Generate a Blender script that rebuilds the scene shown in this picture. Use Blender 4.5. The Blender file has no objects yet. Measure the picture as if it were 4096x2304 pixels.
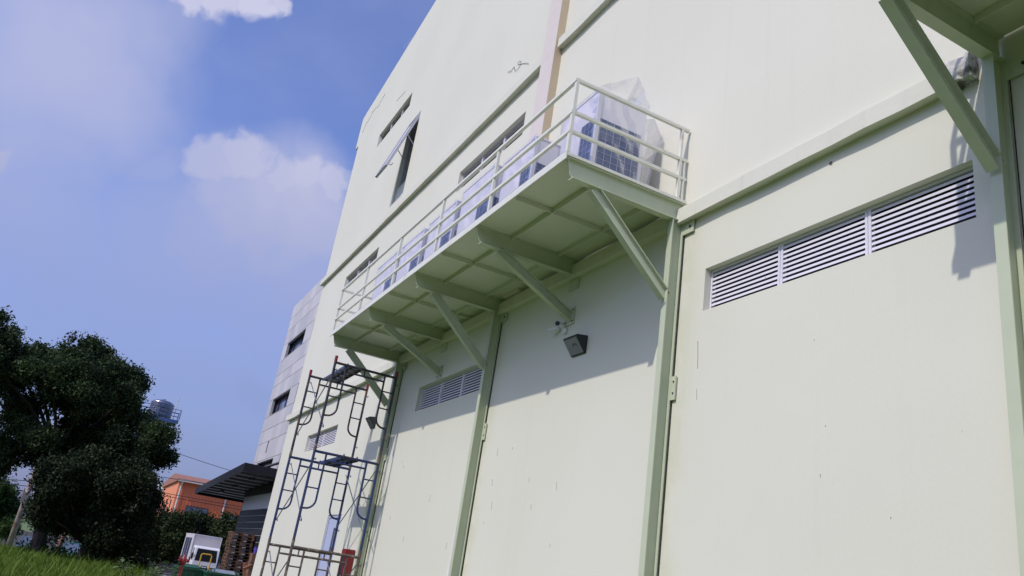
import bpy, bmesh, math, random
import numpy as np
from mathutils import Vector, Matrix
random.seed(7)
RNG = np.random.default_rng(7)
scene = bpy.context.scene
COL = scene.collection

# ---------------------------------------------------------------- camera
CAM = Vector((0.0, -4.9, 1.55))
R3 = Matrix(((0.46063894, 0.25291033, 0.85079265),
             (0.87541361, -0.28766848, -0.38845572),
             (0.14650176, 0.9237333, -0.35391245)))
cam_data = bpy.data.cameras.new("camera")
cam_data.sensor_width = 36.0
cam_data.lens = 27.9485
cam_data.clip_start = 0.05
cam_data.clip_end = 6000.0
cam = bpy.data.objects.new("camera", cam_data)
cam.matrix_world = Matrix.Translation(CAM) @ R3.to_4x4()
COL.objects.link(cam)
scene.camera = cam

# ---------------------------------------------------------------- light, sky, exposure
TO_SUN = Vector((0.39, -1.50, 1.60)).normalized()
SUN_EL = math.asin(TO_SUN.z)
SUN_ROT = math.atan2(TO_SUN.x, TO_SUN.y)
sun = bpy.data.lights.new("sun", 'SUN')
sun.energy = 2.75
sun.angle = math.radians(0.6)
sun.color = (1.0, 0.94, 0.86)
sun_o = bpy.data.objects.new("sun", sun)
sun_o.rotation_euler = TO_SUN.to_track_quat('Z', 'Y').to_euler()
COL.objects.link(sun_o)

vs = scene.view_settings
vs.view_transform = 'Standard'
vs.look = 'None'
vs.exposure = 0.0
vs.gamma = 1.0
vs.use_curve_mapping = False
scene.render.engine = 'CYCLES'
scene.cycles.max_bounces = 8
scene.cycles.diffuse_bounces = 4
scene.cycles.transparent_max_bounces = 16
scene.cycles.use_denoising = True


class NT:
    """small helper round a node tree"""
    def __init__(s, tree):
        s.t = tree
        s.n = tree.nodes
        s.l = tree.links

    def new(s, kind, **kw):
        nd = s.n.new(kind)
        for k, v in kw.items():
            setattr(nd, k, v)
        return nd

    def link(s, a, b):
        s.l.new(a, b)

    def val(s, sock, v):
        if isinstance(v, bpy.types.NodeSocket):
            s.l.new(v, sock)
        else:
            if hasattr(sock.default_value, '__len__') and len(sock.default_value) == 3:
                v = tuple(v)[:3]
            sock.default_value = v

    def math(s, op, a, b=0.0, c=None, clamp=False):
        nd = s.new('ShaderNodeMath', operation=op, use_clamp=clamp)
        s.val(nd.inputs[0], a)
        s.val(nd.inputs[1], b)
        if c is not None:
            s.val(nd.inputs[2], c)
        return nd.outputs[0]

    def vmath(s, op, a, b=None):
        nd = s.new('ShaderNodeVectorMath', operation=op)
        s.val(nd.inputs[0], a)
        if b is not None:
            s.val(nd.inputs[1], b)
        return nd

    def ramp(s, v, a, b, lo=0.0, hi=1.0):
        nd = s.new('ShaderNodeMapRange', interpolation_type='SMOOTHSTEP')
        s.val(nd.inputs[0], v)
        nd.inputs[1].default_value = a
        nd.inputs[2].default_value = b
        nd.inputs[3].default_value = lo
        nd.inputs[4].default_value = hi
        return nd.outputs[0]

    def noise(s, vec, scale, detail=4.0, rough=0.55, dist=0.0):
        nd = s.new('ShaderNodeTexNoise')
        s.val(nd.inputs['Vector'], vec)
        nd.inputs['Scale'].default_value = scale
        nd.inputs['Detail'].default_value = detail
        nd.inputs['Roughness'].default_value = rough
        nd.inputs['Distortion'].default_value = dist
        return nd.outputs['Fac']

    def mix(s, f, a, b, blend='MIX'):
        nd = s.new('ShaderNodeMix', data_type='RGBA', blend_type=blend)
        s.val(nd.inputs[0], f)
        s.val(nd.inputs[6], a)
        s.val(nd.inputs[7], b)
        return nd.outputs[2]

    def scalevec(s, vec, sc):
        nd = s.new('ShaderNodeMapping')
        s.l.new(vec, nd.inputs[0])
        nd.inputs['Scale'].default_value = sc
        return nd.outputs[0]


world = bpy.data.worlds.new("World")
scene.world = world
world.use_nodes = True
w = NT(world.node_tree)
w.n.clear()
wo = w.new('ShaderNodeOutputWorld')
sky = w.new('ShaderNodeTexSky', sky_type='NISHITA')
sky.sun_disc = False
sky.sun_elevation = SUN_EL
sky.sun_rotation = SUN_ROT
sky.altitude = 50.0
sky.air_density = 1.0
sky.dust_density = 2.0
sky.ozone_density = 2.5
tc = w.new('ShaderNodeTexCoord')
dirv = w.vmath('NORMALIZE', tc.outputs['Generated']).outputs[0]
sep = w.new('ShaderNodeSeparateXYZ')
w.link(dirv, sep.inputs[0])
tint = w.mix(1.0, sky.outputs[0], (1.02, 1.02, 1.42, 1.0), 'MULTIPLY')
bg_sky = w.new('ShaderNodeBackground')
w.link(tint, bg_sky.inputs[0])
bg_sky.inputs[1].default_value = 0.145
# fair-weather cumulus standing in fixed directions of the sky, edges broken by noise
flat = w.new('ShaderNodeCombineXYZ')
zden = w.math('ADD', sep.outputs[2], 0.18)
w.link(w.math('DIVIDE', sep.outputs[0], zden), flat.inputs[0])
w.link(w.math('DIVIDE', sep.outputs[1], zden), flat.inputs[1])
n_big = w.noise(flat.outputs[0], 0.9, 6.0, 0.55, 0.2)


def warp(vec, scale, amt, detail=3.0):
    nd = w.new('ShaderNodeTexNoise')
    w.link(vec, nd.inputs['Vector'])
    nd.inputs['Scale'].default_value = scale
    nd.inputs['Detail'].default_value = detail
    off = w.vmath('SUBTRACT', nd.outputs['Color'], (0.5, 0.5, 0.5)).outputs[0]
    sc = w.vmath('SCALE', off)
    sc.inputs['Scale'].default_value = amt
    return w.vmath('ADD', vec, sc.outputs[0]).outputs[0]


dir_puff = warp(warp(dirv, 26.0, 0.045, 2.0), 80.0, 0.016, 4.0)
dir_soft = warp(dirv, 7.0, 0.16, 4.0)


def puff(d, r, k, soft=False):
    dist = w.vmath('DISTANCE', dir_soft if soft else dir_puff, tuple(Vector(d).normalized())).outputs[1]
    v = w.math('DIVIDE', dist, r)
    return w.math('MULTIPLY', w.ramp(v, 1.35, 0.1) if soft else w.ramp(v, 1.14, 0.56), k)


def fold(vals):
    out = vals[0]
    for v in vals[1:]:
        out = w.math('MAXIMUM', out, v)
    return out


def join(a, b):
    """two veils one behind the other"""
    return w.math('SUBTRACT', w.math('ADD', a, b), w.math('MULTIPLY', a, b))


cum = fold([puff(*q) for q in (
    ((-.9097, .0113, .4151), .0300, .62), ((-.9033, .0463, .4264), .0310, .70), ((-.9175, .0358, .3962), .0420, .40),
    ((-.9027, .0928, .4202), .0260, .66), ((-.8953, .1180, .4296), .0250, .72), ((-.8911, .1523, .4275), .0270, .74),
    ((-.9060, .0850, .4020), .0400, .44), ((-.8980, .1400, .4080), .0420, .50), ((-.9240, .0700, .3760), .0500, .34), ((-.9120, .1250, .3800), .0550, .38), ((-.9280, .1050, .3500), .0500, .26), ((-.9060, .1700, .3860), .0450, .40),
    ((-.8231, -.0335, .5670), .0290, .86), ((-.8166, .0003, .5773), .0280, .92), ((-.8263, -.0634, .5597), .0220, .80),
    ((-.8106, .0197, .5852), .0170, .85), ((-.9232, -.1855, .3367), .0170, .55))])
softs = fold([puff(*q, True) for q in (
    ((-.9240, .0728, .3754), .085, .58), ((-.9129, .1303, .3868), .080, .62), ((-.9190, -.0534, .3906), .050, .34), ((-.9435, .0514, .3274), .110, .50), ((-.9400, .1400, .3100), .10, .46), ((-.9500, -.02, .30), .12, .34),
    ((-.8811, -.1601, .4450), .140, .62), ((-.8658, -.1025, .4898), .085, .46), ((-.9192, -.1574, .3609), .095, .50), ((-.9300, -.1500, .3000), .11, .40), ((-.9300, .0900, .3500), .08, .40), ((-.9408, -.0019, .3389), .11, .30),
    ((-.7785, .1724, .6035), .018, .22), ((-.7709, .1726, .6131), .014, .18), ((-.9706, .1611, .1791), .035, .30))])
broad = w.math('MULTIPLY', w.ramp(n_big, 0.50, 0.80), 0.22)
mask = join(cum, fold([softs, broad]))
mask = w.math('MULTIPLY', mask, w.ramp(sep.outputs[2], -0.02, 0.06))
mask = join(mask, w.math('MULTIPLY', w.ramp(sep.outputs[2], 0.48, 0.0), 0.72))
bg_cl = w.new('ShaderNodeBackground')
ccol = w.mix(w.ramp(sep.outputs[2], 0.05, 0.55), (0.205, 0.245, 0.475, 1.0), (0.69, 0.69, 0.88, 1.0))
w.link(ccol, bg_cl.inputs[0])
bg_cl.inputs[1].default_value = 0.92
mx = w.new('ShaderNodeMixShader')
w.link(mask, mx.inputs[0])
w.link(bg_sky.outputs[0], mx.inputs[1])
w.link(bg_cl.outputs[0], mx.inputs[2])
w.link(mx.outputs[0], wo.inputs[0])


# ---------------------------------------------------------------- materials
def mat(name, col, rough=0.6, metal=0.0, var=0.06, vscale=6.0, bump=0.0, bscale=40.0, spec=0.5, streak=0.0,
        col2=None, mixscale=3.0, lo=0.45, hi=0.62, coat=0.0):
    m = bpy.data.materials.new(name)
    m.use_nodes = True
    t = NT(m.node_tree)
    b = t.n['Principled BSDF']
    co = t.new('ShaderNodeTexCoord').outputs['Object']
    c = (*col, 1.0)
    if col2 is not None:
        f = t.ramp(t.noise(co, mixscale, 5.0, 0.6), lo, hi)
        c = t.mix(f, c, (*col2, 1.0))
    n = t.noise(co, vscale, 5.0, 0.6)
    k = t.math('ADD', t.math('MULTIPLY', t.math('SUBTRACT', n, 0.5), 2.0 * var * 2), 1.0)
    if streak > 0:
        st = t.noise(t.scalevec(co, (5.0, 5.0, 0.25)), 1.6, 5.0, 0.65)
        k = t.math('MULTIPLY', k, t.math('SUBTRACT', 1.0, t.math('MULTIPLY', t.ramp(st, 0.52, 0.75), streak)))
    vm = t.new('ShaderNodeVectorMath', operation='SCALE')
    t.val(vm.inputs[0], c)
    t.val(vm.inputs['Scale'], k)
    t.link(vm.outputs[0], b.inputs['Base Color'])
    b.inputs['Metallic'].default_value = metal
    b.inputs['Specular IOR Level'].default_value = spec
    rr = t.math('ADD', rough, t.math('MULTIPLY', t.math('SUBTRACT', n, 0.5), 0.15), clamp=True)
    t.link(rr, b.inputs['Roughness'])
    if coat:
        b.inputs['Coat Weight'].default_value = coat
    if bump > 0:
        bn = t.new('ShaderNodeBump')
        bn.inputs['Strength'].default_value = bump
        bn.inputs['Distance'].default_value = 0.02
        t.link(t.noise(co, bscale, 4.0, 0.6), bn.inputs['Height'])
        t.link(bn.outputs[0], b.inputs['Normal'])
    return m


COLX = (-15.45, -10.93, -6.47, -2.87)     # steel columns on the warehouse wall


def wall_material():
    m = bpy.data.materials.new("cream_render")
    m.use_nodes = True
    t = NT(m.node_tree)
    b = t.n['Principled BSDF']
    co = t.new('ShaderNodeTexCoord').outputs['Object']
    sp = t.new('ShaderNodeSeparateXYZ')
    t.link(co, sp.inputs[0])
    big = t.noise(co, 0.35, 4.0, 0.5)
    mid = t.noise(co, 2.2, 5.0, 0.6)
    fine = t.noise(co, 34.0, 3.0, 0.6)
    c = t.mix(t.ramp(big, 0.35, 0.65), (0.650, 0.645, 0.535, 1), (0.672, 0.667, 0.560, 1))
    # rain streaks and dust
    st = t.noise(t.scalevec(co, (4.0, 4.0, 0.12)), 1.5, 6.0, 0.65)
    c = t.mix(t.math('MULTIPLY', t.ramp(st, 0.55, 0.78), 0.12), c, (0.50, 0.47, 0.40, 1))
    c = t.mix(t.math('MULTIPLY', t.ramp(mid, 0.58, 0.74), 0.10), c, (0.74, 0.735, 0.66, 1))
    # pale green tint on the wall just right of each column
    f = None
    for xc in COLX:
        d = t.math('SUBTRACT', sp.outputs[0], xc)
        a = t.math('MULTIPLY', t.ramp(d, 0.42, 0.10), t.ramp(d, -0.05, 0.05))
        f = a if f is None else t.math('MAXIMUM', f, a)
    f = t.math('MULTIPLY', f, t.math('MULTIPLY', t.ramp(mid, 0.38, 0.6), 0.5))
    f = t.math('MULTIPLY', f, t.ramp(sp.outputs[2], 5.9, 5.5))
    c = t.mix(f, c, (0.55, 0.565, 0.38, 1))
    # sparse dark pock marks
    vo = t.new('ShaderNodeTexVoronoi', feature='F1')
    t.link(t.scalevec(co, (1.0, 1.0, 0.45)), vo.inputs['Vector'])
    vo.inputs['Scale'].default_value = 3.2
    vo.inputs['Randomness'].default_value = 1.0
    pk = t.math('MULTIPLY', t.ramp(vo.outputs['Distance'], 0.026, 0.014), t.ramp(t.noise(co, 0.9, 2.0), 0.52, 0.6))
    c = t.mix(t.math('MULTIPLY', pk, 0.4), c, (0.16, 0.14, 0.12, 1))
    k = t.math('ADD', 0.985, t.math('MULTIPLY', t.math('SUBTRACT', fine, 0.5), 0.07))
    vm = t.new('ShaderNodeVectorMath', operation='SCALE')
    t.val(vm.inputs[0], c)
    t.val(vm.inputs['Scale'], k)
    t.link(vm.outputs[0], b.inputs['Base Color'])
    b.inputs['Roughness'].default_value = 0.7
    b.inputs['Specular IOR Level'].default_value = 0.3
    bn = t.new('ShaderNodeBump')
    bn.inputs['Strength'].default_value = 0.10
    bn.inputs['Distance'].default_value = 0.02
    hgt = t.math('ADD', t.math('MULTIPLY', t.noise(co, 0.8, 3.0, 0.5), 1.6), t.math('MULTIPLY', fine, 0.12))
    t.link(hgt, bn.inputs['Height'])
    t.link(bn.outputs[0], b.inputs['Normal'])
    return m


def film_material(name, haze=0.16, tintc=(0.80, 0.79, 0.90), fold_amt=0.5):
    """clear crinkled plastic sheet"""
    m = bpy.data.materials.new(name)
    m.use_nodes = True
    t = NT(m.node_tree)
    b = t.n['Principled BSDF']
    out = [n for n in t.n if n.type == 'OUTPUT_MATERIAL'][0]
    co = t.new('ShaderNodeTexCoord').outputs['Object']
    rot = t.new('ShaderNodeMapping')
    t.link(co, rot.inputs[0])
    rot.inputs['Rotation'].default_value = (0.7, 0.5, 0.0)
    rot.inputs['Scale'].default_value = (9.0, 9.0, 1.3)
    n1 = t.noise(rot.outputs[0], 1.6, 4.0, 0.6, 0.5)
    rid = t.math('SUBTRACT', 1.0, t.math('ABSOLUTE', t.math('MULTIPLY', t.math('SUBTRACT', n1, 0.5), 9.0)), clamp=True)
    rid = t.math('POWER', rid, 3.0)
    n2 = t.noise(co, 3.0, 3.0)
    fac = t.math('ADD', haze, t.math('MULTIPLY', t.math('MULTIPLY', rid, fold_amt), t.ramp(n2, 0.40, 0.65)), clamp=True)
    b.inputs['Base Color'].default_value = (*tintc, 1)
    b.inputs['Roughness'].default_value = 0.12
    b.inputs['Specular IOR Level'].default_value = 0.7
    bn = t.new('ShaderNodeBump')
    bn.inputs['Strength'].default_value = 0.5
    bn.inputs['Distance'].default_value = 0.015
    t.link(t.math('ADD', n1, t.math('MULTIPLY', t.noise(co, 14.0, 3.0), 0.3)), bn.inputs['Height'])
    t.link(bn.outputs[0], b.inputs['Normal'])
    gl = t.new('ShaderNodeBsdfGlossy')
    gl.inputs['Roughness'].default_value = 0.10
    gl.inputs['Color'].default_value = (1, 1, 1, 1)
    t.link(bn.outputs[0], gl.inputs['Normal'])
    tr = t.new('ShaderNodeBsdfTransparent')
    tr.inputs['Color'].default_value = (0.95, 0.95, 0.97, 1)
    fr = t.new('ShaderNodeFresnel')
    fr.inputs['IOR'].default_value = 1.4
    m1 = t.new('ShaderNodeMixShader')
    t.link(fac, m1.inputs[0])
    t.link(tr.outputs[0], m1.inputs[1])
    t.link(b.outputs[0], m1.inputs[2])
    m2 = t.new('ShaderNodeMixShader')
    t.link(t.math('MULTIPLY', fr.outputs[0], 0.30, clamp=True), m2.inputs[0])
    t.link(m1.outputs[0], m2.inputs[1])
    t.link(gl.outputs[0], m2.inputs[2])
    t.link(m2.outputs[0], out.inputs[0])
    return m


def leaf_material(name, c1, c2, trans=0.25):
    m = bpy.data.materials.new(name)
    m.use_nodes = True
    t = NT(m.node_tree)
    b = t.n['Principled BSDF']
    out = [n for n in t.n if n.type == 'OUTPUT_MATERIAL'][0]
    geo = t.new('ShaderNodeNewGeometry')
    co = t.new('ShaderNodeTexCoord').outputs['Object']
    f = t.math('ADD', t.math('MULTIPLY', geo.outputs['Random Per Island'], 0.6), t.math('MULTIPLY', t.ramp(t.noise(co, 0.6, 3.0), 0.35, 0.65), 0.4))
    c = t.mix(f, (*c1, 1), (*c2, 1))
    t.link(c, b.inputs['Base Color'])
    b.inputs['Roughness'].default_value = 0.6
    b.inputs['Specular IOR Level'].default_value = 0.15
    tl = t.new('ShaderNodeBsdfTranslucent')
    t.link(c, tl.inputs['Color'])
    ms = t.new('ShaderNodeMixShader')
    ms.inputs[0].default_value = trans
    t.link(b.outputs[0], ms.inputs[1])
    t.link(tl.outputs[0], ms.inputs[2])
    t.link(ms.outputs[0], out.inputs[0])
    return m


M = {}
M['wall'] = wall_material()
M['ledge'] = mat('ledge_paint', (0.635, 0.632, 0.530), 0.7, var=0.03, vscale=4, streak=0.07, bump=0.12, bscale=20, spec=0.25)
M['mossy'] = mat('mossy_concrete', (0.13, 0.13, 0.11), 0.85, var=0.2, vscale=14, col2=(0.50, 0.50, 0.46), mixscale=9, lo=.36, hi=.52, bump=0.8, bscale=22)
M['pink'] = mat('pink_paint', (0.69, 0.61, 0.60), 0.6, var=0.03, streak=0.08, spec=0.3)
M['steel'] = mat('green_steel_paint', (0.490, 0.535, 0.385), 0.42, var=0.04, vscale=4, streak=0.10, spec=0.4)
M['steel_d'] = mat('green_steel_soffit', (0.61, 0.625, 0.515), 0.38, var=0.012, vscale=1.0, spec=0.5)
M['rail'] = mat('cream_rail_paint', (0.70, 0.70, 0.61), 0.45, var=0.06, vscale=9, col2=(0.50, 0.46, 0.38), mixscale=4, lo=.62, hi=.75)
M['rubber'] = mat('black_sealant', (0.02, 0.02, 0.02), 0.8)
M['bolt'] = mat('dark_bolt', (0.05, 0.05, 0.045), 0.5, metal=0.6)
M['louvre'] = mat('white_aluminium', (0.66, 0.645, 0.70), 0.4, var=0.03, spec=0.5)
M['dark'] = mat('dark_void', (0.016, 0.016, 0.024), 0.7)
M['alu'] = mat('grey_aluminium', (0.45, 0.46, 0.52), 0.4, metal=0.3)
M['room'] = mat('room_inside', (0.30, 0.31, 0.37), 0.8)
M['glass'] = mat('window_glass', (0.10, 0.12, 0.20), 0.06, spec=1.0, var=0.02)
M['door'] = mat('door_blue_grey', (0.42, 0.46, 0.62), 0.45, var=0.03, streak=0.06)
M['casing'] = mat('unit_casing', (0.72, 0.705, 0.74), 0.4, var=0.015, vscale=2.5)
M['coil'] = mat('coil_fins', (0.075, 0.11, 0.23), 0.45, var=0.15, vscale=30)
M['guard'] = mat('guard_wire', (0.42, 0.45, 0.52), 0.4)
M['trim'] = mat('unit_trim', (0.42, 0.42, 0.47), 0.4)
M['film'] = film_material('clear_film', 0.015, fold_amt=0.07)
M['film2'] = film_material('milky_film', 0.20, (0.70, 0.69, 0.70), 0.12)
M['blue'] = mat('blue_scaffold_paint', (0.020, 0.036, 0.125), 0.5, var=0.1, col2=(0.05, 0.035, 0.03), mixscale=5, lo=.55, hi=.7)
M['rust'] = mat('rusty_scaffold', (0.10, 0.075, 0.065), 0.65, var=0.2, col2=(0.30, 0.25, 0.22), mixscale=9, lo=.52, hi=.68)
M['darkb'] = mat('dark_scaffold', (0.022, 0.026, 0.05), 0.55, var=0.15, col2=(0.12, 0.06, 0.045), mixscale=6, lo=.5, hi=.65)
M['red'] = mat('red_paint', (0.20, 0.012, 0.018), 0.4, var=0.08)
M['brace'] = mat('galvanised', (0.20, 0.21, 0.25), 0.45, metal=0.4, var=0.1)
M['plank'] = mat('blue_plank', (0.03, 0.05, 0.13), 0.5, var=0.1, col2=(0.05, 0.05, 0.06), mixscale=4)
M['black'] = mat('black_metal', (0.024, 0.026, 0.031), 0.45, var=0.1)
M['lens'] = mat('lamp_glass', (0.22, 0.21, 0.26), 0.12, spec=0.8, var=0.1, vscale=9)
M['white'] = mat('white_paint', (0.72, 0.72, 0.74), 0.35, var=0.03)
M['clad'] = mat('grey_cladding', (0.47, 0.462, 0.468), 0.55, var=0.05, vscale=0.7, spec=0.4)
M['clad_b'] = mat('grey_cladding_pale', (0.525, 0.512, 0.518), 0.55, var=0.05, vscale=0.7, spec=0.4)
M['clad_c'] = mat('grey_cladding_cool', (0.425, 0.423, 0.44), 0.55, var=0.05, vscale=0.7, spec=0.4)
M['char'] = mat('charcoal_metal', (0.016, 0.017, 0.022), 0.5, var=0.1, spec=0.25)
M['charw'] = mat('pale_strip', (0.55, 0.57, 0.55), 0.6)
M['orange'] = mat('orange_wall', (0.72, 0.25, 0.115), 0.65, var=0.08, vscale=0.6, streak=0.1)
M['orange2'] = mat('orange_sheet', (0.72, 0.165, 0.05), 0.5, var=0.06, vscale=0.5, streak=0.1)
M['tile'] = mat('weathered_roof', (0.30, 0.135, 0.09), 0.8, var=0.2, vscale=2)
M['gutter'] = mat('white_pipe', (0.62, 0.60, 0.56), 0.5)
M['bluegrey'] = mat('blue_grey_sheet', (0.28, 0.32, 0.48), 0.5, var=0.06)
M['truckbox'] = mat('truck_box', (0.56, 0.53, 0.53), 0.45, var=0.05)
M['tyre'] = mat('tyre', (0.02, 0.02, 0.02), 0.8)
M['wood'] = mat('pallet_wood', (0.19, 0.105, 0.06), 0.75, var=0.25, vscale=3, col2=(0.08, 0.05, 0.036), mixscale=2.0)
M['board'] = mat('brown_board', (0.26, 0.10, 0.055), 0.7, var=0.15)
M['bin'] = mat('green_bin', (0.007, 0.070, 0.030), 0.4, var=0.1)
M['binlid'] = mat('grey_lid', (0.22, 0.27, 0.32), 0.4, var=0.1)
M['yellow'] = mat('yellow_paint', (0.62, 0.36, 0.04), 0.5, var=0.1)
M['purple'] = mat('purple_plastic', (0.10, 0.07, 0.42), 0.45)
M['concrete'] = mat('old_concrete', (0.19, 0.18, 0.185), 0.85, var=0.2, vscale=1.2, streak=0.35, bump=0.3, bscale=8)
M['pole'] = mat('pole_concrete', (0.33, 0.28, 0.25), 0.8, var=0.2, vscale=2.5, streak=0.2, col2=(0.22, 0.12, 0.09), mixscale=1.5)
M['bark'] = mat('bark', (0.07, 0.055, 0.045), 0.9, var=0.3, vscale=4, bump=0.6, bscale=12)
M['tower'] = mat('tower_blue', (0.05, 0.10, 0.24), 0.5, var=0.1)
M['tank'] = mat('stainless', (0.30, 0.30, 0.33), 0.22, metal=0.9, var=0.05)
M['car1'] = mat('car_bluegrey', (0.10, 0.14, 0.18), 0.25, var=0.05, coat=0.5)
M['car2'] = mat('car_green', (0.012, 0.12, 0.075), 0.25, var=0.05, coat=0.5)
M['carglass'] = mat('car_glass', (0.10, 0.13, 0.17), 0.08, spec=0.9)
M['skin'] = mat('dark_skin', (0.16, 0.09, 0.06), 0.6)
M['leaf_tree'] = leaf_material('leaf_dark', (0.014, 0.026, 0.012), (0.060, 0.095, 0.032), 0.18)
M['leaf_low'] = leaf_material('leaf_darker', (0.009, 0.016, 0.008), (0.034, 0.052, 0.020), 0.12)
M['leaf_hedge'] = leaf_material('leaf_hedge', (0.014, 0.026, 0.010), (0.05, 0.07, 0.022), 0.15)
M['leaf_left'] = leaf_material('leaf_left', (0.016, 0.036, 0.010), (0.06, 0.11, 0.024), 0.2)
M['leaf_shrub'] = leaf_material('leaf_shrub', (0.03, 0.06, 0.02), (0.14, 0.20, 0.09), 0.2)
M['grass'] = leaf_material('grass_blade', (0.055, 0.110, 0.012), (0.15, 0.225, 0.030), 0.3)


# ---------------------------------------------------------------- mesh helpers
class MB:
    def __init__(s):
        s.v = []
        s.f = []
        s.mi = []

    def add(s, vs_, fs_, mi=0):
        o = len(s.v)
        s.v += [tuple(p) for p in vs_]
        s.f += [tuple(i + o for i in f) for f in fs_]
        s.mi += [mi] * len(fs_)
        return s

    def box(s, x0, x1, y0, y1, z0, z1, mi=0):
        x0, x1 = min(x0, x1), max(x0, x1)
        y0, y1 = min(y0, y1), max(y0, y1)
        z0, z1 = min(z0, z1), max(z0, z1)
        return s.add([(x0, y0, z0), (x1, y0, z0), (x1, y1, z0), (x0, y1, z0), (x0, y0, z1), (x1, y0, z1), (x1, y1, z1), (x0, y1, z1)],
                     [(0, 3, 2, 1), (4, 5, 6, 7), (0, 1, 5, 4), (1, 2, 6, 5), (2, 3, 7, 6), (3, 0, 4, 7)], mi)

    def bar(s, a, b, w_, h_, up=(0, 0, 1), mi=0):
        """rectangular bar from a to b, w_ across, h_ along up"""
        a, b = Vector(a), Vector(b)
        d = (b - a).normalized()
        u = Vector(up)
        r = d.cross(u)
        if r.length < 1e-5:
            r = d.cross(Vector((1, 0, 0)))
        r.normalize()
        u = r.cross(d).normalized()
        r *= w_ / 2
        u *= h_ / 2
        vs_ = [a - r - u, a + r - u, a + r + u, a - r + u, b - r - u, b + r - u, b + r + u, b - r + u]
        return s.add(vs_, [(0, 1, 2, 3), (7, 6, 5, 4), (0, 4, 5, 1), (1, 5, 6, 2), (2, 6, 7, 3), (3, 7, 4, 0)], mi)

    def prism(s, pts, axis, a0, a1, mi=0):
        """closed outline pts (2-D) swept along an axis from a0 to a1"""
        def put(p, a):
            if axis == 'x':
                return (a, p[0], p[1])
            if axis == 'y':
                return (p[0], a, p[1])
            return (p[0], p[1], a)
        n = len(pts)
        vs_ = [put(p, a0) for p in pts] + [put(p, a1) for p in pts]
        fs_ = [tuple(range(n))[::-1], tuple(range(n, 2 * n))] + [(i, (i + 1) % n, n + (i + 1) % n, n + i) for i in range(n)]
        return s.add(vs_, fs_, mi)

    def tube(s, pts, r, n=8, mi=0, caps=True):
        pts = [Vector(p) for p in pts]
        rs = r if isinstance(r, (list, tuple)) else [r] * len(pts)
        base = len(s.v)
        prev = None
        for i, p in enumerate(pts):
            t = (pts[min(i + 1, len(pts) - 1)] - pts[max(i - 1, 0)]).normalized()
            if prev is None:
                ref = Vector((0, 0, 1)) if abs(t.z) < 0.9 else Vector((1, 0, 0))
                a = t.cross(ref).normalized()
            else:
                a = (prev - t * prev.dot(t)).normalized()
            prev = a
            bq = t.cross(a)
            for k in range(n):
                an = 2 * math.pi * k / n
                s.v.append(tuple(p + (a * math.cos(an) + bq * math.sin(an)) * rs[i]))
        for i in range(len(pts) - 1):
            for k in range(n):
                q = base + i * n
                s.f.append((q + k, q + (k + 1) % n, q + n + (k + 1) % n, q + n + k))
                s.mi.append(mi)
        if caps:
            s.f.append(tuple(base + k for k in range(n))[::-1])
            s.f.append(tuple(base + (len(pts) - 1) * n + k for k in range(n)))
            s.mi += [mi, mi]
        return s

    def lathe(s, prof, c, n=20, mi=0):
        base = len(s.v)
        for r, z in prof:
            for k in range(n):
                a = 2 * math.pi * k / n
                s.v.append((c[0] + r * math.cos(a), c[1] + r * math.sin(a), c[2] + z))
        for i in range(len(prof) - 1):
            for k in range(n):
                q = base + i * n
                s.f.append((q + k, q + (k + 1) % n, q + n + (k + 1) % n, q + n + k))
                s.mi.append(mi)
        s.f.append(tuple(base + k for k in range(n))[::-1])
        s.f.append(tuple(base + (len(prof) - 1) * n + k for k in range(n)))
        s.mi += [mi, mi]
        return s

    def ibeam(s, a, b, depth, flange, side, tf=0.010, tw=0.008):
        """I-section from a to b on its centre line; side = direction across the flanges; depth perpendicular to it"""
        a, b = Vector(a), Vector(b)
        d = (b - a).normalized()
        sd = Vector(side).normalized()
        up = sd.cross(d).normalized()
        h = depth / 2 - tf / 2
        s.bar(a + up * h, b + up * h, flange, tf, up)
        s.bar(a - up * h, b - up * h, flange, tf, up)
        s.bar(a, b, tw, depth - 2 * tf, up)
        return s

    def each(s, name, mats, parent=None, **kw):
        """every separate solid of this builder as an object of its own"""
        par = list(range(len(s.v)))

        def find(a):
            while par[a] != a:
                par[a] = par[par[a]]
                a = par[a]
            return a
        for f in s.f:
            r = find(f[0])
            for q in f[1:]:
                par[find(q)] = r
        groups = {}
        for f in s.f:
            groups.setdefault(find(f[0]), []).append(f)
        out = []
        for fs_ in groups.values():
            m = MB()
            ids = sorted({i for f in fs_ for i in f})
            mp = {i: k for k, i in enumerate(ids)}
            m.add([s.v[i] for i in ids], [tuple(mp[i] for i in f) for f in fs_])
            out.append(m.build(name, mats, parent, **kw))
        return out

    def build(s, name, mats, parent=None, smooth=False, bevel=0.0):
        me = bpy.data.meshes.new(name)
        me.from_pydata(s.v, [], s.f)
        if not isinstance(mats, (list, tuple)):
            mats = [mats]
        for m in mats:
            me.materials.append(m)
        if len(mats) > 1:
            me.polygons.foreach_set('material_index', s.mi)
        if smooth:
            me.polygons.foreach_set('use_smooth', [True] * len(me.polygons))
        me.update()
        bm = bmesh.new()
        bm.from_mesh(me)
        bmesh.ops.recalc_face_normals(bm, faces=bm.faces)
        bm.to_mesh(me)
        bm.free()
        o = bpy.data.objects.new(name, me)
        COL.objects.link(o)
        if parent is not None:
            o.parent = parent
            o.matrix_parent_inverse = Matrix.Translation(-abs_loc(parent))
        if bevel > 0:
            md = o.modifiers.new('bevel', 'BEVEL')
            md.width = bevel
            md.segments = 2
            md.limit_method = 'ANGLE'
        return o


def abs_loc(o):
    v = Vector((0, 0, 0))
    while o is not None:
        v += Vector(o.location)
        if o.parent is not None:
            v += o.matrix_parent_inverse.to_translation()
        o = o.parent
    return v


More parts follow.
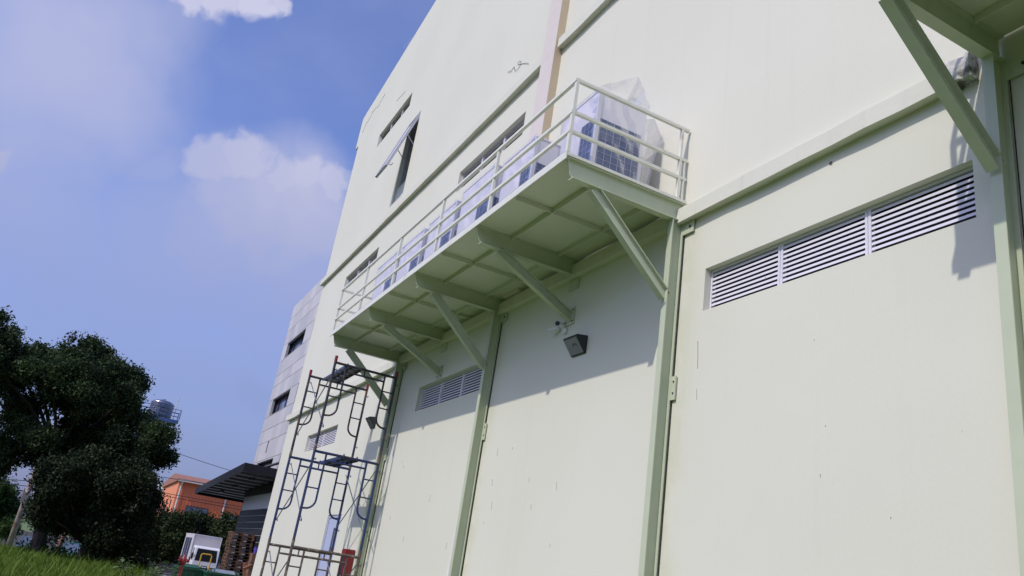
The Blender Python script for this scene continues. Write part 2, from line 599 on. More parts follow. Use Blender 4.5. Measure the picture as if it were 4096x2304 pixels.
def tag(o, label=None, cat=None, group=None, kind=None):
    if label:
        o['label'] = label
    if cat:
        o['category'] = cat
    if group:
        o['group'] = group
    if kind:
        o['kind'] = kind
    return o


def thing(name, label, cat, loc=(0, 0, 0), group=None):
    o = bpy.data.objects.new(name, None)
    o.empty_display_size = 0.2
    COL.objects.link(o)
    o.location = loc
    return tag(o, label, cat, group)


def dup(root, offset, label):
    def cp(o, par):
        c = o.copy()
        COL.objects.link(c)
        if par is not None:
            c.parent = par
            c.matrix_parent_inverse = o.matrix_parent_inverse.copy()
        for ch in list(o.children):
            cp(ch, c)
        return c
    c = cp(root, None)
    c.location = Vector(root.location) + Vector(offset)
    c['label'] = label
    return c


def at(az, el, D):
    """a point D metres off in compass terms round the viewpoint (az from the wall's far direction)"""
    a = math.radians(az)
    return Vector((-D * math.cos(a), CAM.y - D * math.sin(a), CAM.z + D * math.tan(math.radians(el))))


def gz(x, y):
    """height of the ground: level by the warehouse, falling gently away beyond it"""
    r = math.hypot(x, y - CAM.y)
    xs = [0, 15, 30, 50, 70, 90, 5000]
    zs = [0, 0, -0.22, -0.52, -1.30, -1.4, -1.4]
    for i in range(len(xs) - 1):
        if r <= xs[i + 1]:
            return zs[i] + (zs[i + 1] - zs[i]) * (r - xs[i]) / (xs[i + 1] - xs[i])
    return -1.4


# ---------------------------------------------------------------- ground
def ground():
    radii = [0, 5, 10, 15, 20, 25, 30, 40, 50, 60, 70, 90, 140, 300, 800, 2500]
    n = 48
    vs_ = [(0, CAM.y, gz(0, CAM.y))]
    fs_ = []
    for r in radii[1:]:
        for k in range(n):
            a = 2 * math.pi * k / n
            x, y = r * math.cos(a), CAM.y + r * math.sin(a)
            vs_.append((x, y, gz(x, y)))
    for k in range(n):
        fs_.append((0, 1 + k, 1 + (k + 1) % n))
    for i in range(len(radii) - 2):
        for k in range(n):
            q = 1 + i * n
            fs_.append((q + k, q + n + k, q + n + (k + 1) % n, q + (k + 1) % n))
    m = MB().add(vs_, fs_)
    g = mat('grassy_soil', (0.09, 0.15, 0.035), 0.9, var=0.25, vscale=1.2, col2=(0.16, 0.15, 0.07), mixscale=0.4, lo=.5, hi=.7, bump=0.5, bscale=6)
    o = m.build('ground', g)
    tag(o, kind='structure')
    # concrete yard beside and beyond the warehouse, following the ground
    y0, y1 = -2.6, 9.0
    xs = [-100, -90, -80, -70, -60, -50, -40, -34, -30, -26.2]
    ys = [y0, 0, 3, 6, y1]
    vs_ = [(x, y, gz(x, y) + 0.03) for x in xs for y in ys]
    ny = len(ys)
    fs_ = [(i * ny + j, (i + 1) * ny + j, (i + 1) * ny + j + 1, i * ny + j + 1) for i in range(len(xs) - 1) for j in range(ny - 1)]
    o = MB().add(vs_, fs_).build('concrete_yard', mat('yard_concrete', (0.27, 0.265, 0.25), 0.85, var=0.2, vscale=0.8))
    tag(o, kind='structure')


ground()

# ---------------------------------------------------------------- warehouse
WH = thing('warehouse', 'large cream rendered warehouse wall with louvres, bands and a sloping roofline', 'building', (-13, 0, 0))


def roof_z(x):
    return 17.23 + (x + 26.5) * 0.113


X_END = 12.0
HOLES = {  # name: x0, x1, z0, z1
    'A': (-6.035, -3.135, 4.475, 4.945), 'B': (-14.22, -11.34, 4.44, 4.91), 'C': (-22.90, -19.77, 4.345, 4.805),
    'U1': (-14.29, -11.335, 9.16, 9.655), 'U2': (-22.88, -19.72, 9.20, 9.69), 'T': (-22.98, -19.92, 14.33, 14.81),
    'T1': (-14.35, -11.35, 14.31, 14.80), 'W': (-19.42, -18.52, 10.86, 13.44), 'D': (-18.80, -17.68, 0.02, 2.58)}


def build_wall():
    x_left = lambda z: -26.1
    xs = sorted({-26.1, X_END, *[h[0] for h in HOLES.values()], *[h[1] for h in HOLES.values()]})
    zs = sorted({-1.0, 15.9, *[h[2] for h in HOLES.values()], *[h[3] for h in HOLES.values()]})
    m = MB()
    idx = {}

    def vid(x, z):
        k = (round(x, 4), round(z, 4))
        if k not in idx:
            idx[k] = len(m.v)
            m.v.append((x, 0.0, z))
        return idx[k]
    for i in range(len(xs) - 1):
        for j in range(len(zs) - 1):
            cx, cz = (xs[i] + xs[i + 1]) / 2, (zs[j] + zs[j + 1]) / 2
            if any(h[0] < cx < h[1] and h[2] < cz < h[3] for h in HOLES.values()):
                continue
            m.f.append((vid(xs[i], zs[j]), vid(xs[i + 1], zs[j]), vid(xs[i + 1], zs[j + 1]), vid(xs[i], zs[j + 1])))
            m.mi.append(0)
    for i in range(len(xs) - 1):      # up to the sloping roofline
        a, b = xs[i], xs[i + 1]
        t0, t1 = len(m.v), len(m.v) + 1
        m.v += [(a, 0, roof_z(a)), (b, 0, roof_z(b))]
        m.f.append((vid(a, 15.9), vid(b, 15.9), t1, t0))
        m.mi.append(0)
    for k, h in HOLES.items():         # reveals
        dpt = 0.35 if k == 'W' else (0.12 if k == 'D' else 0.16)
        x0, x1, z0, z1 = h
        o = len(m.v)
        m.v += [(x0, 0, z0), (x1, 0, z0), (x1, 0, z1), (x0, 0, z1), (x0, dpt, z0), (x1, dpt, z0), (x1, dpt, z1), (x0, dpt, z1)]
        m.f += [(o, o + 1, o + 5, o + 4), (o + 1, o + 2, o + 6, o + 5), (o + 2, o + 3, o + 7, o + 6), (o + 3, o, o + 4, o + 7)]
        m.mi += [0] * 4
    # left end wall, back and right of the block
    o = len(m.v)
    D_ = 24.0
    m.v += [(-26.1, 0, -1), (-26.1, D_, -1), (-26.1, D_, roof_z(-26.1)), (-26.1, 0, roof_z(-26.1)),
            (X_END, 0, -1), (X_END, D_, -1), (X_END, D_, roof_z(X_END)), (X_END, 0, roof_z(X_END))]
    m.f += [(o, o + 1, o + 2, o + 3), (o + 4, o + 7, o + 6, o + 5), (o + 1, o + 5, o + 6, o + 2)]
    m.mi += [0] * 3
    w_ = MB()
    w_.v, w_.f, w_.mi = m.v, m.f, m.mi
    me = bpy.data.meshes.new('wall')
    me.from_pydata(w_.v, [], w_.f)
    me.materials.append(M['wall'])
    ob = bpy.data.objects.new('wall', me)
    COL.objects.link(ob)
    ob.parent = WH
    ob.matrix_parent_inverse = Matrix.Translation(-Vector(WH.location))
    # roof slab and the slightly wider parapet block at the far end
    r = MB()
    r.add([(-26.1, 0.0, roof_z(-26.1)), (X_END, 0.0, roof_z(X_END)), (X_END, 24, roof_z(X_END)), (-26.1, 24, roof_z(-26.1)),
           (-26.1, 0.0, roof_z(-26.1) - .2), (X_END, 0.0, roof_z(X_END) - .2), (X_END, 24, roof_z(X_END) - .2), (-26.1, 24, roof_z(-26.1) - .2)],
          [(0, 1, 2, 3), (7, 6, 5, 4)])
    r.build('roof', M['ledge'], WH)
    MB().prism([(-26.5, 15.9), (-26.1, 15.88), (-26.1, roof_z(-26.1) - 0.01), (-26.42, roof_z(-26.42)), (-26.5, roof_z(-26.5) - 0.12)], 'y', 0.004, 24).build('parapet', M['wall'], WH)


build_wall()


def ledge(x0, x1, z0, z1, d=0.105, name='ledge'):
    m = MB()
    n = max(2, int((x1 - x0) / 0.35))
    # slightly uneven hand-rendered lower and front edges
    rows = []
    for i in range(n + 1):
        x = x0 + (x1 - x0) * i / n
        j = [random.uniform(-.006, .006) for _ in range(4)]
        rows.append([(x, 0.002, z0 + .012 + j[0]), (x, -d + j[1], z0 + j[2]), (x, -d + j[1], z1 - .02), (x, -d + .025, z1 + j[3]), (x, 0.002, z1 + .015)])
    vs_ = [p for r in rows for p in r]
    fs_ = []
    for i in range(n):
        for k in range(4):
            a = i * 5 + k
            fs_.append((a, a + 1, a + 6, a + 5))
    fs_.append((0, 1, 2, 3, 4))
    q = n * 5
    fs_.append((q + 4, q + 3, q + 2, q + 1, q))
    return m.add(vs_, fs_).build(name, M['ledge'], WH)


ledge(-26.22, -3.27, 5.585, 5.775)
ledge(-26.22, -10.70, 10.30, 10.51)
ledge(-10.20, 6.0, 10.30, 10.51)
ledge(-2.55, 8.0, 5.585, 5.775)
# broken, unpainted end of the lower ledge by the right-hand column
e = MB()
pr = [(0.002, 5.57), (-.11, 5.585), (-.118, 5.70), (-.095, 5.80), (0.002, 5.81)]
N = 9
rows = []
for i in range(N + 1):
    x = -3.29 + 0.25 * i / N
    rows.append([(x, p[0] + (random.uniform(-.014, .014) if 0 < k < 4 else 0), p[1] + random.uniform(-.014, .014)) for k, p in enumerate(pr)])
vs_ = [p for r in rows for p in r]
fs_ = [(i * 5 + k, i * 5 + k + 1, i * 5 + k + 6, i * 5 + k + 5) for i in range(N) for k in range(4)] + [(0, 1, 2, 3, 4), tuple(N * 5 + k for k in (4, 3, 2, 1, 0))]
tag(e.add(vs_, fs_).build('ledge_end', M['mossy'], WH), 'broken mossy bare concrete end of the lower ledge')

# boxed pilaster, pink front
MB().box(-10.69, -10.22, -0.147, 0.003, 5.79, 19.0).build('pilaster', mat('pilaster_paint', (0.645, 0.583, 0.53), 0.6, var=0.03, spec=0.3), WH, bevel=0.006)
MB().box(-10.215, -10.213, -0.143, 0.0, 5.9, 18.9).build('pilaster_side', mat('tan_paint', (0.56, 0.455, 0.31), 0.6, var=0.03), WH)


def louvre(h, panels, n=9, lipf=.56):
    x0, x1, z0, z1 = h
    f = MB()
    yb = 0.075
    fr = 0.028
    f.box(x0 + .005, x1 - .005, yb, yb + .05, z1 - fr, z1 - .003)
    f.box(x0 + .005, x1 - .005, yb, yb + .05, z0 + .003, z0 + .018)
    f.box(x0 + .005, x0 + fr, yb + .001, yb + .049, z0 + .018, z1 - fr)
    f.box(x1 - fr, x1 - .005, yb + .001, yb + .049, z0 + .018, z1 - fr)
    ps = [x0 + (x1 - x0) * k / panels for k in range(1, panels)]
    for p in ps:
        f.box(p - .030, p - .003, yb + .001, yb + .049, z0 + .018, z1 - fr)
        f.box(p + .003, p + .030, yb + .001, yb + .049, z0 + .018, z1 - fr)
    root = f.build('louvre', M['louvre'], WH)
    s = MB()
    zz0, zz1 = z0 + .018, z1 - fr
    pitch = (zz1 - zz0) / n
    for k in range(n):
        zb = zz0 + pitch * k + .004
        lip = pitch * lipf
        # front lip with a short return at its top
        s.prism([(yb + .006, zb), (yb + .010, zb), (yb + .013, zb + lip - .003), (yb + .011, zb + lip)], 'x', x0 + .012, x1 - .012)
    s.build('blade', M['louvre'], root)
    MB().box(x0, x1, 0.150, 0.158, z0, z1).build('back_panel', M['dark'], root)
    return root


louvre(HOLES['A'], 3, 9)
louvre(HOLES['B'], 3, 9)
louvre(HOLES['C'], 2, 9)
for k in ('U1', 'U2', 'T', 'T1'):
    louvre(HOLES[k], 3, 9, .24)


def awning_window():
    x0, x1, z0, z1 = HOLES['W']
    f = MB()
    f.box(x0 + .004, x0 + .05, .10, .18, z0 + .004, z1 - .004)
    f.box(x1 - .05, x1 - .004, .10, .18, z0 + .004, z1 - .004)
    f.box(x0 + .05, x1 - .05, .10, .18, z1 - .05, z1 - .004)
    f.box(x0 + .05, x1 - .05, .10, .18, 11.34, 11.40)
    root = f.build('window', M['alu'], WH)
    MB().box(x0 + .05, x1 - .05, .05, .12, z0 + .004, 11.338).build('lower_panel', M['wall'], root)
    r = MB()          # dim room behind
    r.add([(x0, .349, z0), (x1, .349, z0), (x1, .349, z1), (x0, .349, z1)], [(0, 1, 2, 3)])
    r.box(x0 - .3, x0 - .28, .355, 2.0, z0 - .3, z1 + .3)
    r.build('room_recess', M['room'], root)
    # sash hung at the top, swung out
    hz_, ho, L, ang = z1 - .04, .02, 2.02, math.radians(17.5)
    d = Vector((0, -math.sin(ang), -math.cos(ang)))
    nrm = Vector((0, -math.cos(ang), math.sin(ang)))
    o0 = Vector((0, ho, hz_))
    s = MB()
    for xa in (x0 + .03, x1 - .03):
        a = o0 + Vector((xa, 0, 0))
        s.bar(a, a + d * L, .05, .065, nrm)
    for q in (0.03, L - .03):
        a = o0 + d * q
        s.bar(a + Vector((x0 + .055, 0, 0)), a + Vector((x1 - .055, 0, 0)), .05, .065, nrm)
    sash = s.build('sash', M['alu'], root)
    a = o0 + d * .05
    b = o0 + d * (L - .05)
    g = MB().add([a + Vector((x0 + .05, 0, 0)), a + Vector((x1 - .05, 0, 0)), b + Vector((x1 - .05, 0, 0)), b + Vector((x0 + .05, 0, 0))], [(0, 1, 2, 3)])
    g.build('pane', M['white'], sash)
    for xa in (x0 + .012, x1 - .012):
        p = o0 + d * .85 + Vector((xa, 0, 0))
        MB().tube([p, (xa, .06, 12.28)], .012, 6).build('stay_arm', M['alu'], root)
    hdl = o0 + d * (L - .12) + Vector((x1 - .12, 0, 0))
    MB().tube([hdl, hdl + Vector((.02, .10, -.02)), hdl + Vector((.08, .12, .02))], .012, 6).build('handle', M['alu'], sash)


awning_window()


def door():
    x0, x1, z0, z1 = HOLES['D']
    f = MB()
    f.box(x0 + .002, x0 + .06, .02, .10, z0, z1 - .002)
    f.box(x1 - .06, x1 - .002, .02, .10, z0, z1 - .002)
    f.box(x0 + .06, x1 - .06, .02, .10, z1 - .06, z1 - .002)
    root = f.build('door', M['door'], WH)
    MB().box(x0 + .062, x1 - .062, .04, .085, z0 + .01, z1 - .062).build('leaf', M['door'], root)
    MB().box(-18.21, -18.10, .032, .039, 1.80, 2.30).build('vision_panel', M['glass'], root)
    MB().box(-17.84, -17.80, .0, .038, 1.0, 1.25).build('handle', M['alu'], root)
    h = MB()
    for z in (.5, 1.4, 2.25):
        h.tube([(x0 + .062, .035, z - .05), (x0 + .062, .035, z + .05)], .012, 6)
    h.each('hinge', M['alu'], root)


door()


def cracks():
    m = MB()

    def crack(pts, r=.005, jit=.03):
        out = []
        for i in range(len(pts) - 1):
            a, b = Vector((pts[i][0], -.001, pts[i][1])), Vector((pts[i + 1][0], -.001, pts[i + 1][1]))
            n = max(2, int((b - a).length / .12))
            for k in range(n):
                p = a.lerp(b, k / n)
                out.append((p.x + random.uniform(-jit, jit), -.001, p.z + random.uniform(-jit, jit)))
        out.append((pts[-1][0], -.001, pts[-1][1]))
        m.tube(out, r, 4)
    crack([(-23.65, 16.82), (-24.23, 16.63), (-25.08, 16.80), (-25.22, 16.63), (-25.61, 16.61), (-25.93, 16.33)], .008, .05)
    crack([(-20.82, 15.35), (-21.32, 15.42), (-21.7, 15.45)], .007, .04)
    crack([(-6.08, 4.16), (-6.055, 3.87)], .004, .005)
    crack([(-6.045, 3.66), (-6.04, 3.55)], .0025, .004)
    for _ in range(15):
        x = random.choice([random.uniform(-10.7, -6.8), random.uniform(-14.8, -11.4), random.uniform(-10.5, -8.5)])
        z = random.uniform(1.9, 3.6)
        crack([(x, z), (x + random.uniform(-.02, .02), z - random.uniform(.03, .13))], .0030, .003)
    for _ in range(6):
        x, z = random.uniform(-5.9, -3.2), random.uniform(1.6, 5.3)
        crack([(x, z), (x, z - random.uniform(.008, .025))], .003, .002)
    m.each('wall_crack', mat('crack', (0.24, 0.22, 0.20), 0.9), WH)
    # filler smear beside the middle column
    s = MB()
    out = [(-11.28, 3.02), (-11.36, 2.6), (-11.42, 2.0), (-11.45, 1.2), (-11.22, 1.2), (-11.20, 2.0), (-11.19, 2.7)]
    s.add([(x, -.003, z) for x, z in out], [tuple(range(len(out)))])
    s.build('filler_patch', mat('filler', (0.70, 0.675, 0.64), 0.8, var=0.08, streak=0.15), WH)
    h = MB()
    h.add([(-4.44, -.004, 5.49), (-4.42, -.004, 5.505), (-4.40, -.004, 5.49), (-4.405, -.004, 5.462), (-4.43, -.004, 5.47)], [(0, 1, 2, 3, 4)])
    h.build('wall_hole', mat('hole', (0.12, 0.11, 0.10), 0.9), WH)


cracks()

lw = MB()
pts = [(-12.55, 11.22), (-12.49, 11.17), (-12.43, 11.17), (-12.38, 11.12), (-12.33, 11.16), (-12.27, 11.18), (-12.23, 11.12), (-12.20, 11.05), (-12.13, 11.00), (-12.05, 10.98), (-11.98, 11.01), (-11.95, 11.07),
       (-11.97, 11.13), (-12.02, 11.16), (-12.07, 11.15), (-12.07, 11.11), (-12.03, 11.09), (-11.95, 11.05), (-11.85, 11.00), (-11.7, 10.92), (-11.55, 10.82)]
lw.tube([(x, -.012 - .008 * math.sin(i), z) for i, (x, z) in enumerate(pts)], .0042, 6)
tag(lw.build('loose_wire', M['black']), 'thin curled loose wire on the upper wall beside the pink pilaster', 'wire')


# ---------------------------------------------------------------- steel platforms
ZT = 5.87          # deck top


def ibeam_column(x, par, z1=5.63):
    c = MB()
    c.ibeam((x, -.095, -.3), (x, -.095, z1), .15, .085, (1, 0, 0))
    col = c.build('column', M['steel'], par)
    pl = MB()
    pl.box(x - .10, x + .115, -.028, -.012, 3.59, 3.84)
    pl.box(x - .10, x + .22, -.029, -.013, 5.45, 5.60)
    pl.each('wall_plate', M['steel'], col)
    bl = MB()
    for zz in (3.66, 3.78):
        bl.tube([(x + .085, -.036, zz), (x + .085, -.026, zz)], .010, 8)
    bl.tube([(x + .17, -.045, 5.52), (x + .17, -.02, 5.52)], .012, 8)
    bl.each('bolt', M['bolt'], col)
    MB().box(x + .05, x + .0535, -.013, -.002, 0, 5.45).build('joint_gap', M['rubber'], col)
    return col


def bracket_beam(x, par):
    b = MB()
    zb, zt = 5.615, 5.838
    # top flange, web with the sloped cut at the tip, bottom flange
    b.box(x - .045, x + .045, -1.56, -.02, zt - .012, zt)
    b.prism([(-1.545, zt - .012), (-1.50, zb + .05), (-1.47, zb + .01), (-.02, zb + .01), (-.02, zt - .012)], 'x', x - .004, x + .004)
    b.box(x - .045, x + .045, -1.48, -.02, zb, zb + .010)
    return b.build('beam', M['steel'], par)


def brace(x, par, to_column):
    b = MB()
    y1, z1 = (-.165, 4.70) if to_column else (-.02, 5.03)
    b.ibeam((x, -1.20, 5.605), (x, y1, z1), .125, .085, (1, 0, 0))
    br = b.build('brace', M['steel'], par)
    if not to_column:
        p = MB()
        p.box(x - .15, x + .08, -.018, -.003, 4.93, 5.17)
        p.box(x - .15, x + .09, -.019, -.003, 5.44, 5.59)
        p.each('wall_plate', M['steel'], br)
        q = MB()
        for dx in (-.11, .055):
            for zz in (4.97, 5.13):
                q.tube([(x + dx, -.03, zz), (x + dx, -.017, zz)], .010, 8)
        q.each('bolt', M['bolt'], br)
    return br


def railing(par, xs, y, x_end0, x_end1, ends=(True, True)):
    t = .036

    def rails(z):
        b = MB()
        b.box(x_end0 - .02, x_end1 + .02, y - .020, y + .020 - .004 * (z < 6.7), z - t / 2, z + t / 2)
        for xe, on in ((x_end0, ends[0]), (x_end1, ends[1])):
            if on:
                b.box(xe - .019, xe + .019, y + .021, -.02, z - t / 2 + .001, z + t / 2 - .001)
        return b
    rl = rails(6.812).build('railing', M['rail'], par)
    for z in (6.405, 6.165):
        rails(z).build('rail', M['rail'], rl)
    r = MB()
    for x in xs:
        r.box(x - .022, x + .022, y - .012, y + .024, ZT, 6.792)
    for xe, on in ((x_end0, ends[0]), (x_end1, ends[1])):
        if on:
            r.box(xe - .018, xe + .018, -.13, -.10, ZT, 6.792)
            r.box(xe - .018, xe + .018, -.065, -.045, ZT, 6.40)
    r.each('post', M['rail'], rl)
    return rl


def deck(par, x0, x1, brs):
    d = MB().box(x0, x1, -1.585, -.015, 5.842, ZT)
    d.build('deck', M['steel_d'], par)
    f = MB()
    f.box(x0 - .012, x1 + .012, -1.600, -1.587, 5.795, ZT + .018)
    f.box(x0 - .012, x0 - .001, -1.586, -.02, 5.842, ZT + .006)
    f.box(x1 + .001, x1 + .012, -1.586, -.02, 5.842, ZT + .006)
    f.each('edge_trim', M['rail'], par)
    MB().box(x0 + .02, x1 - .02, -1.592, -1.560, ZT + .020, ZT + .032).build('edge_seal', M['rubber'], par)
    j = MB()
    for i in range(len(brs) - 1):
        a, b = brs[i] + .05, brs[i + 1] - .05
        for y in (-1.07, -.36):
            j.box(a, b, y - .004, y + .004, 5.775, 5.841)
            j.box(a, b, y + .005, y + .05, 5.834, 5.841)
        mx_ = (a + b) / 2
        for ya, yb in ((-1.57, -1.075), (-1.065, -.365), (-.355, -.02)):
            j.box(mx_ - .004, mx_ + .004, ya, yb, 5.778, 5.841)
            j.box(mx_ - .05, mx_ - .005, ya, yb, 5.830, 5.8405)
    j.each('joist', M['steel_d'], par)


PA = thing('steel_platform', 'long pale green steel platform on wall brackets carrying the wrapped units', 'platform', (-11, -.8, 5.8), 'wall platforms')
BR = [-15.55, -13.22, -10.93, -8.70, -6.47]
deck(PA, -15.62, -6.425, BR)
for k, x in enumerate(BR):
    bracket_beam(x, PA)
    brace(x if k else x + .05, PA, k % 2 == 0)
for x in (COLX[0], COLX[1], COLX[2]):
    ibeam_column(x, PA)
railing(PA, [-15.60, -13.86, -12.03, -10.18, -8.37, -6.47], -1.565, -15.60, -6.47)

PB = thing('steel_platform', 'pale green steel platform cut off by the top right corner, seen from below', 'platform', (-1, -.8, 5.8), 'wall platforms')
BR2 = [-2.87, -.64, 1.6, 3.85]
deck(PB, -2.91, 3.9, BR2)
for k, x in enumerate(BR2):
    bracket_beam(x, PB)
    brace(x, PB, k % 2 == 0)
ibeam_column(-2.87, PB)
ibeam_column(1.6, PB)
railing(PB, [-2.87, -1.0, .85, 2.7, 3.85], -1.565, -2.87, 3.85)


# ---------------------------------------------------------------- wrapped outdoor units
def ac_unit(x0, x1, y0, y1, zt, label, big):
    z0 = ZT + .035
    L = thing('air_conditioner', label, 'air conditioner', ((x0 + x1) / 2, (y0 + y1) / 2, ZT), 'wrapped outdoor units on the platform')
    b = MB()
    b.box(x0, x1, y0, y1, z0 + .06, zt - .03)
    b.box(x0 - .008, x1 + .008, y0 - .008, y1 + .008, zt - .03, zt)
    b.build('casing', M['casing'], L, bevel=.008)
    b = MB()
    b.box(x0 + .03, x0 + .12, y0 + .01, y1 - .01, ZT, z0 + .058)
    b.box(x1 - .12, x1 - .03, y0 + .01, y1 - .01, ZT, z0 + .058)
    b.each('foot', M['trim'], L)
    zc = z0 + .11
    zk = zt - (.40 if not big else .54)
    cw = .27 if not big else .40
    c = MB()
    c.box(x1 - .04 - cw, x1 - .045, y0 - .006, y0 + .02, zc, zk)
    c.box(x1 - .02, x1 + .006, y0 + .05, y1 - .06, zc, zk)
    coil = c.build('coil', M['coil'], L)
    g = MB()
    n = 9
    for i in range(n + 1):
        z = zc + (zk - zc) * i / n
        g.box(x1 - .04 - cw, x1 - .045, y0 - .012, y0 - .008, z - .0016, z + .0016)
        g.box(x1 + .008, x1 + .012, y0 + .05, y1 - .06, z - .0016, z + .0016)
    for i in range(4):
        x = x1 - .04 - cw + cw * i / 3
        g.box(x - .0016, x + .0016, y0 - .016, y0 - .0125, zc, zk)
    for i in range(7):
        y = y0 + .05 + (y1 - y0 - .11) * i / 6
        g.box(x1 + .0125, x1 + .016, y - .0016, y + .0016, zc, zk)
    g.build('guard', M['guard'], coil)
    s = MB()
    s.box(x1 - .035, x1 + .010, y0 - .010, y0 + .045, z0 + .06, zt - .031)
    s.box(x1 - .045 - cw - .03, x1 - .045 - cw, y0 - .009, y0 + .01, z0 + .06, zk)
    s.each('corner_post', M['white'], L, bevel=.006)
    s = MB()
    s.lathe([(.30, 0), (.30, .05), (.27, .06), (.27, .0)], ((x0 + x1) / 2, (y0 + y1) / 2, zt + .001), 24)
    for i in range(5):
        yy = (y0 + y1) / 2 - .24 + .12 * i
        s.box((x0 + x1) / 2 - .27, (x0 + x1) / 2 + .27, yy - .003, yy + .003, zt + .04, zt + .046)
    s.build('fan_guard', M['trim'], L)
    # crinkled film round the casing
    f = MB()
    rg = random.Random(int(x0 * 100))
    off = .022

    def sheet(o, ux, uy, lx, ly, nn, amp=1.0):
        o, ux, uy, nn = Vector(o), Vector(ux), Vector(uy), Vector(nn)
        nx, ny = 22, 26
        base = len(f.v)
        ph = [rg.uniform(0, 6.3) for _ in range(6)]
        for j in range(ny + 1):
            for i in range(nx + 1):
                u, v = i / nx, j / ny
                wv = .014 * abs(math.sin(5 * u + 9 * v + ph[0])) + .010 * abs(math.sin(13 * u - 7 * v + ph[1])) + .006 * math.sin(23 * u + 17 * v + ph[2])
                edge = min(1, 6 * u, 6 * (1 - u), 6 * v, 6 * (1 - v))
                p = o + ux * (lx * u) + uy * (ly * v) + nn * (wv * amp * max(0, edge))
                f.v.append(tuple(p))
        for j in range(ny):
            for i in range(nx):
                q = base + j * (nx + 1) + i
                f.f.append((q, q + 1, q + nx + 2, q + nx + 1))
                f.mi.append(0)
    H = zt + .012 - z0
    sheet((x0 - off, y0 - off, z0), (1, 0, 0), (0, 0, 1), x1 - x0 + 2 * off, H, (0, -1, 0))
    sheet((x1 + off, y0 - off, z0), (0, 1, 0), (0, 0, 1), y1 - y0 + 2 * off, H, (1, 0, 0), .25)
    sheet((x0 - off, y1 + off, z0), (0, -1, 0), (0, 0, 1), y1 - y0 + 2 * off, H, (-1, 0, 0))
    # gathered folds standing at the near corner
    for k in range(9):
        z = zt - .04 - k * (H - .1) / 9
        a = rg.uniform(.02, .06)
        f.add([(x1 + off - .01, y0 - off - .002, z + .05), (x1 + off + a * .6, y0 - off - a * .5, z), (x1 + off - .012, y0 - off - .003, z - .06), (x1 + off - .10, y0 - off - .014, z - .01)], [(0, 1, 2, 3)])
    f.build('plastic_wrap', M['film'], L, smooth=True)
    return L


u1 = ac_unit(-7.72, -6.90, -1.02, -.34, 7.20, 'wrapped outdoor unit nearest the platform corner, its plastic bag peaked on top', False)
# loose peak of the bag and the flap hanging behind
pk = MB()
A, B, C_, D_, T = (-6.87, -1.03, 7.215), (-6.87, -.32, 7.215), (-7.74, -.32, 7.215), (-7.74, -1.03, 7.215), (-6.90, -.515, 7.60)


def film_tri(m, p0, p1, p2, n=10, amp=.02, seed=1):
    rg = random.Random(seed)
    p0, p1, p2 = Vector(p0), Vector(p1), Vector(p2)
    nn = (p1 - p0).cross(p2 - p0).normalized()
    base = len(m.v)
    idx = {}
    for i in range(n + 1):
        for j in range(n + 1 - i):
            u, v = i / n, j / n
            sag = 1 - .12 * math.sin(math.pi * u) * (1 - v)
            p = p0 + (p1 - p0) * u + (p2 - p0) * v + nn * (amp * math.sin(9 * u + 5 * v + seed) * math.sin(7 * v) * (1 - u - v + .1))
            if 0 < u + v < 1 and i > 0 and j > 0:
                p += nn * rg.uniform(-.006, .006)
            idx[(i, j)] = base + len(idx)
            m.v.append(tuple(p))
    for i in range(n):
        for j in range(n - i):
            m.f.append((idx[(i, j)], idx[(i + 1, j)], idx[(i, j + 1)]))
            m.mi.append(0)
            if j < n - i - 1:
                m.f.append((idx[(i + 1, j)], idx[(i + 1, j + 1)], idx[(i, j + 1)]))
                m.mi.append(0)


film_tri(pk, A, B, T, 12, .02, 1)
film_tri(pk, B, C_, T, 12, .03, 2)
film_tri(pk, D_, A, T, 12, .03, 3)
pk.build('plastic_wrap', M['film2'], u1, smooth=True)
fl = MB()
fp = [(-6.93, -.315, 7.10), (-6.93, -.20, 7.14), (-6.95, -.10, 7.02), (-6.97, -.035, 6.95), (-6.97, -.09, 6.78), (-6.95, -.15, 6.53), (-6.95, -.19, 6.2), (-6.95, -.17, 5.9), (-6.93, -.315, 5.9)]
fl.add(fp + [(x - .04, y, z) for x, y, z in fp], [tuple(range(9)), tuple(range(17, 8, -1))] + [(i, (i + 1) % 9, 9 + (i + 1) % 9, 9 + i) for i in range(9)])
fl.build('plastic_wrap', M['film2'], u1)

ac_unit(-9.42, -8.47, -1.02, -.34, 7.31, 'second wrapped outdoor unit from the platform corner, level with the peaked one', False)
ac_unit(-10.93, -9.75, -1.02, -.25, 7.44, 'third wrapped outdoor unit from the near corner, first of the wide ones', True)
u4 = ac_unit(-12.36, -11.16, -1.02, -.25, 7.38, 'fourth wrapped outdoor unit, between two other wide lilac units', True)
dup(u4, (-1.45, 0, 0), 'fifth wrapped outdoor unit, next to last before the far platform end')
dup(u4, (-2.88, 0, 0), 'last wrapped outdoor unit, nearest the leaning panels at the far platform end')

for i, (xa, dx, c, lb) in enumerate(((-15.30, -.30, 'film2', 'clear sheet leaning beside the last wrapped unit'), (-15.52, -.05, 'coil', 'dark narrow panel leaning at the far end rail'))):
    p = MB()
    p.bar((xa + .03, -1.35, ZT + .02), (xa + dx * .2 + .03, -.45, 6.72 - .1 * i), .03, .22 + .1 * i, (1, 0, .2))
    tag(p.build('leaning_panel', M['casing'] if i == 0 else M['coil']), lb, 'panel')


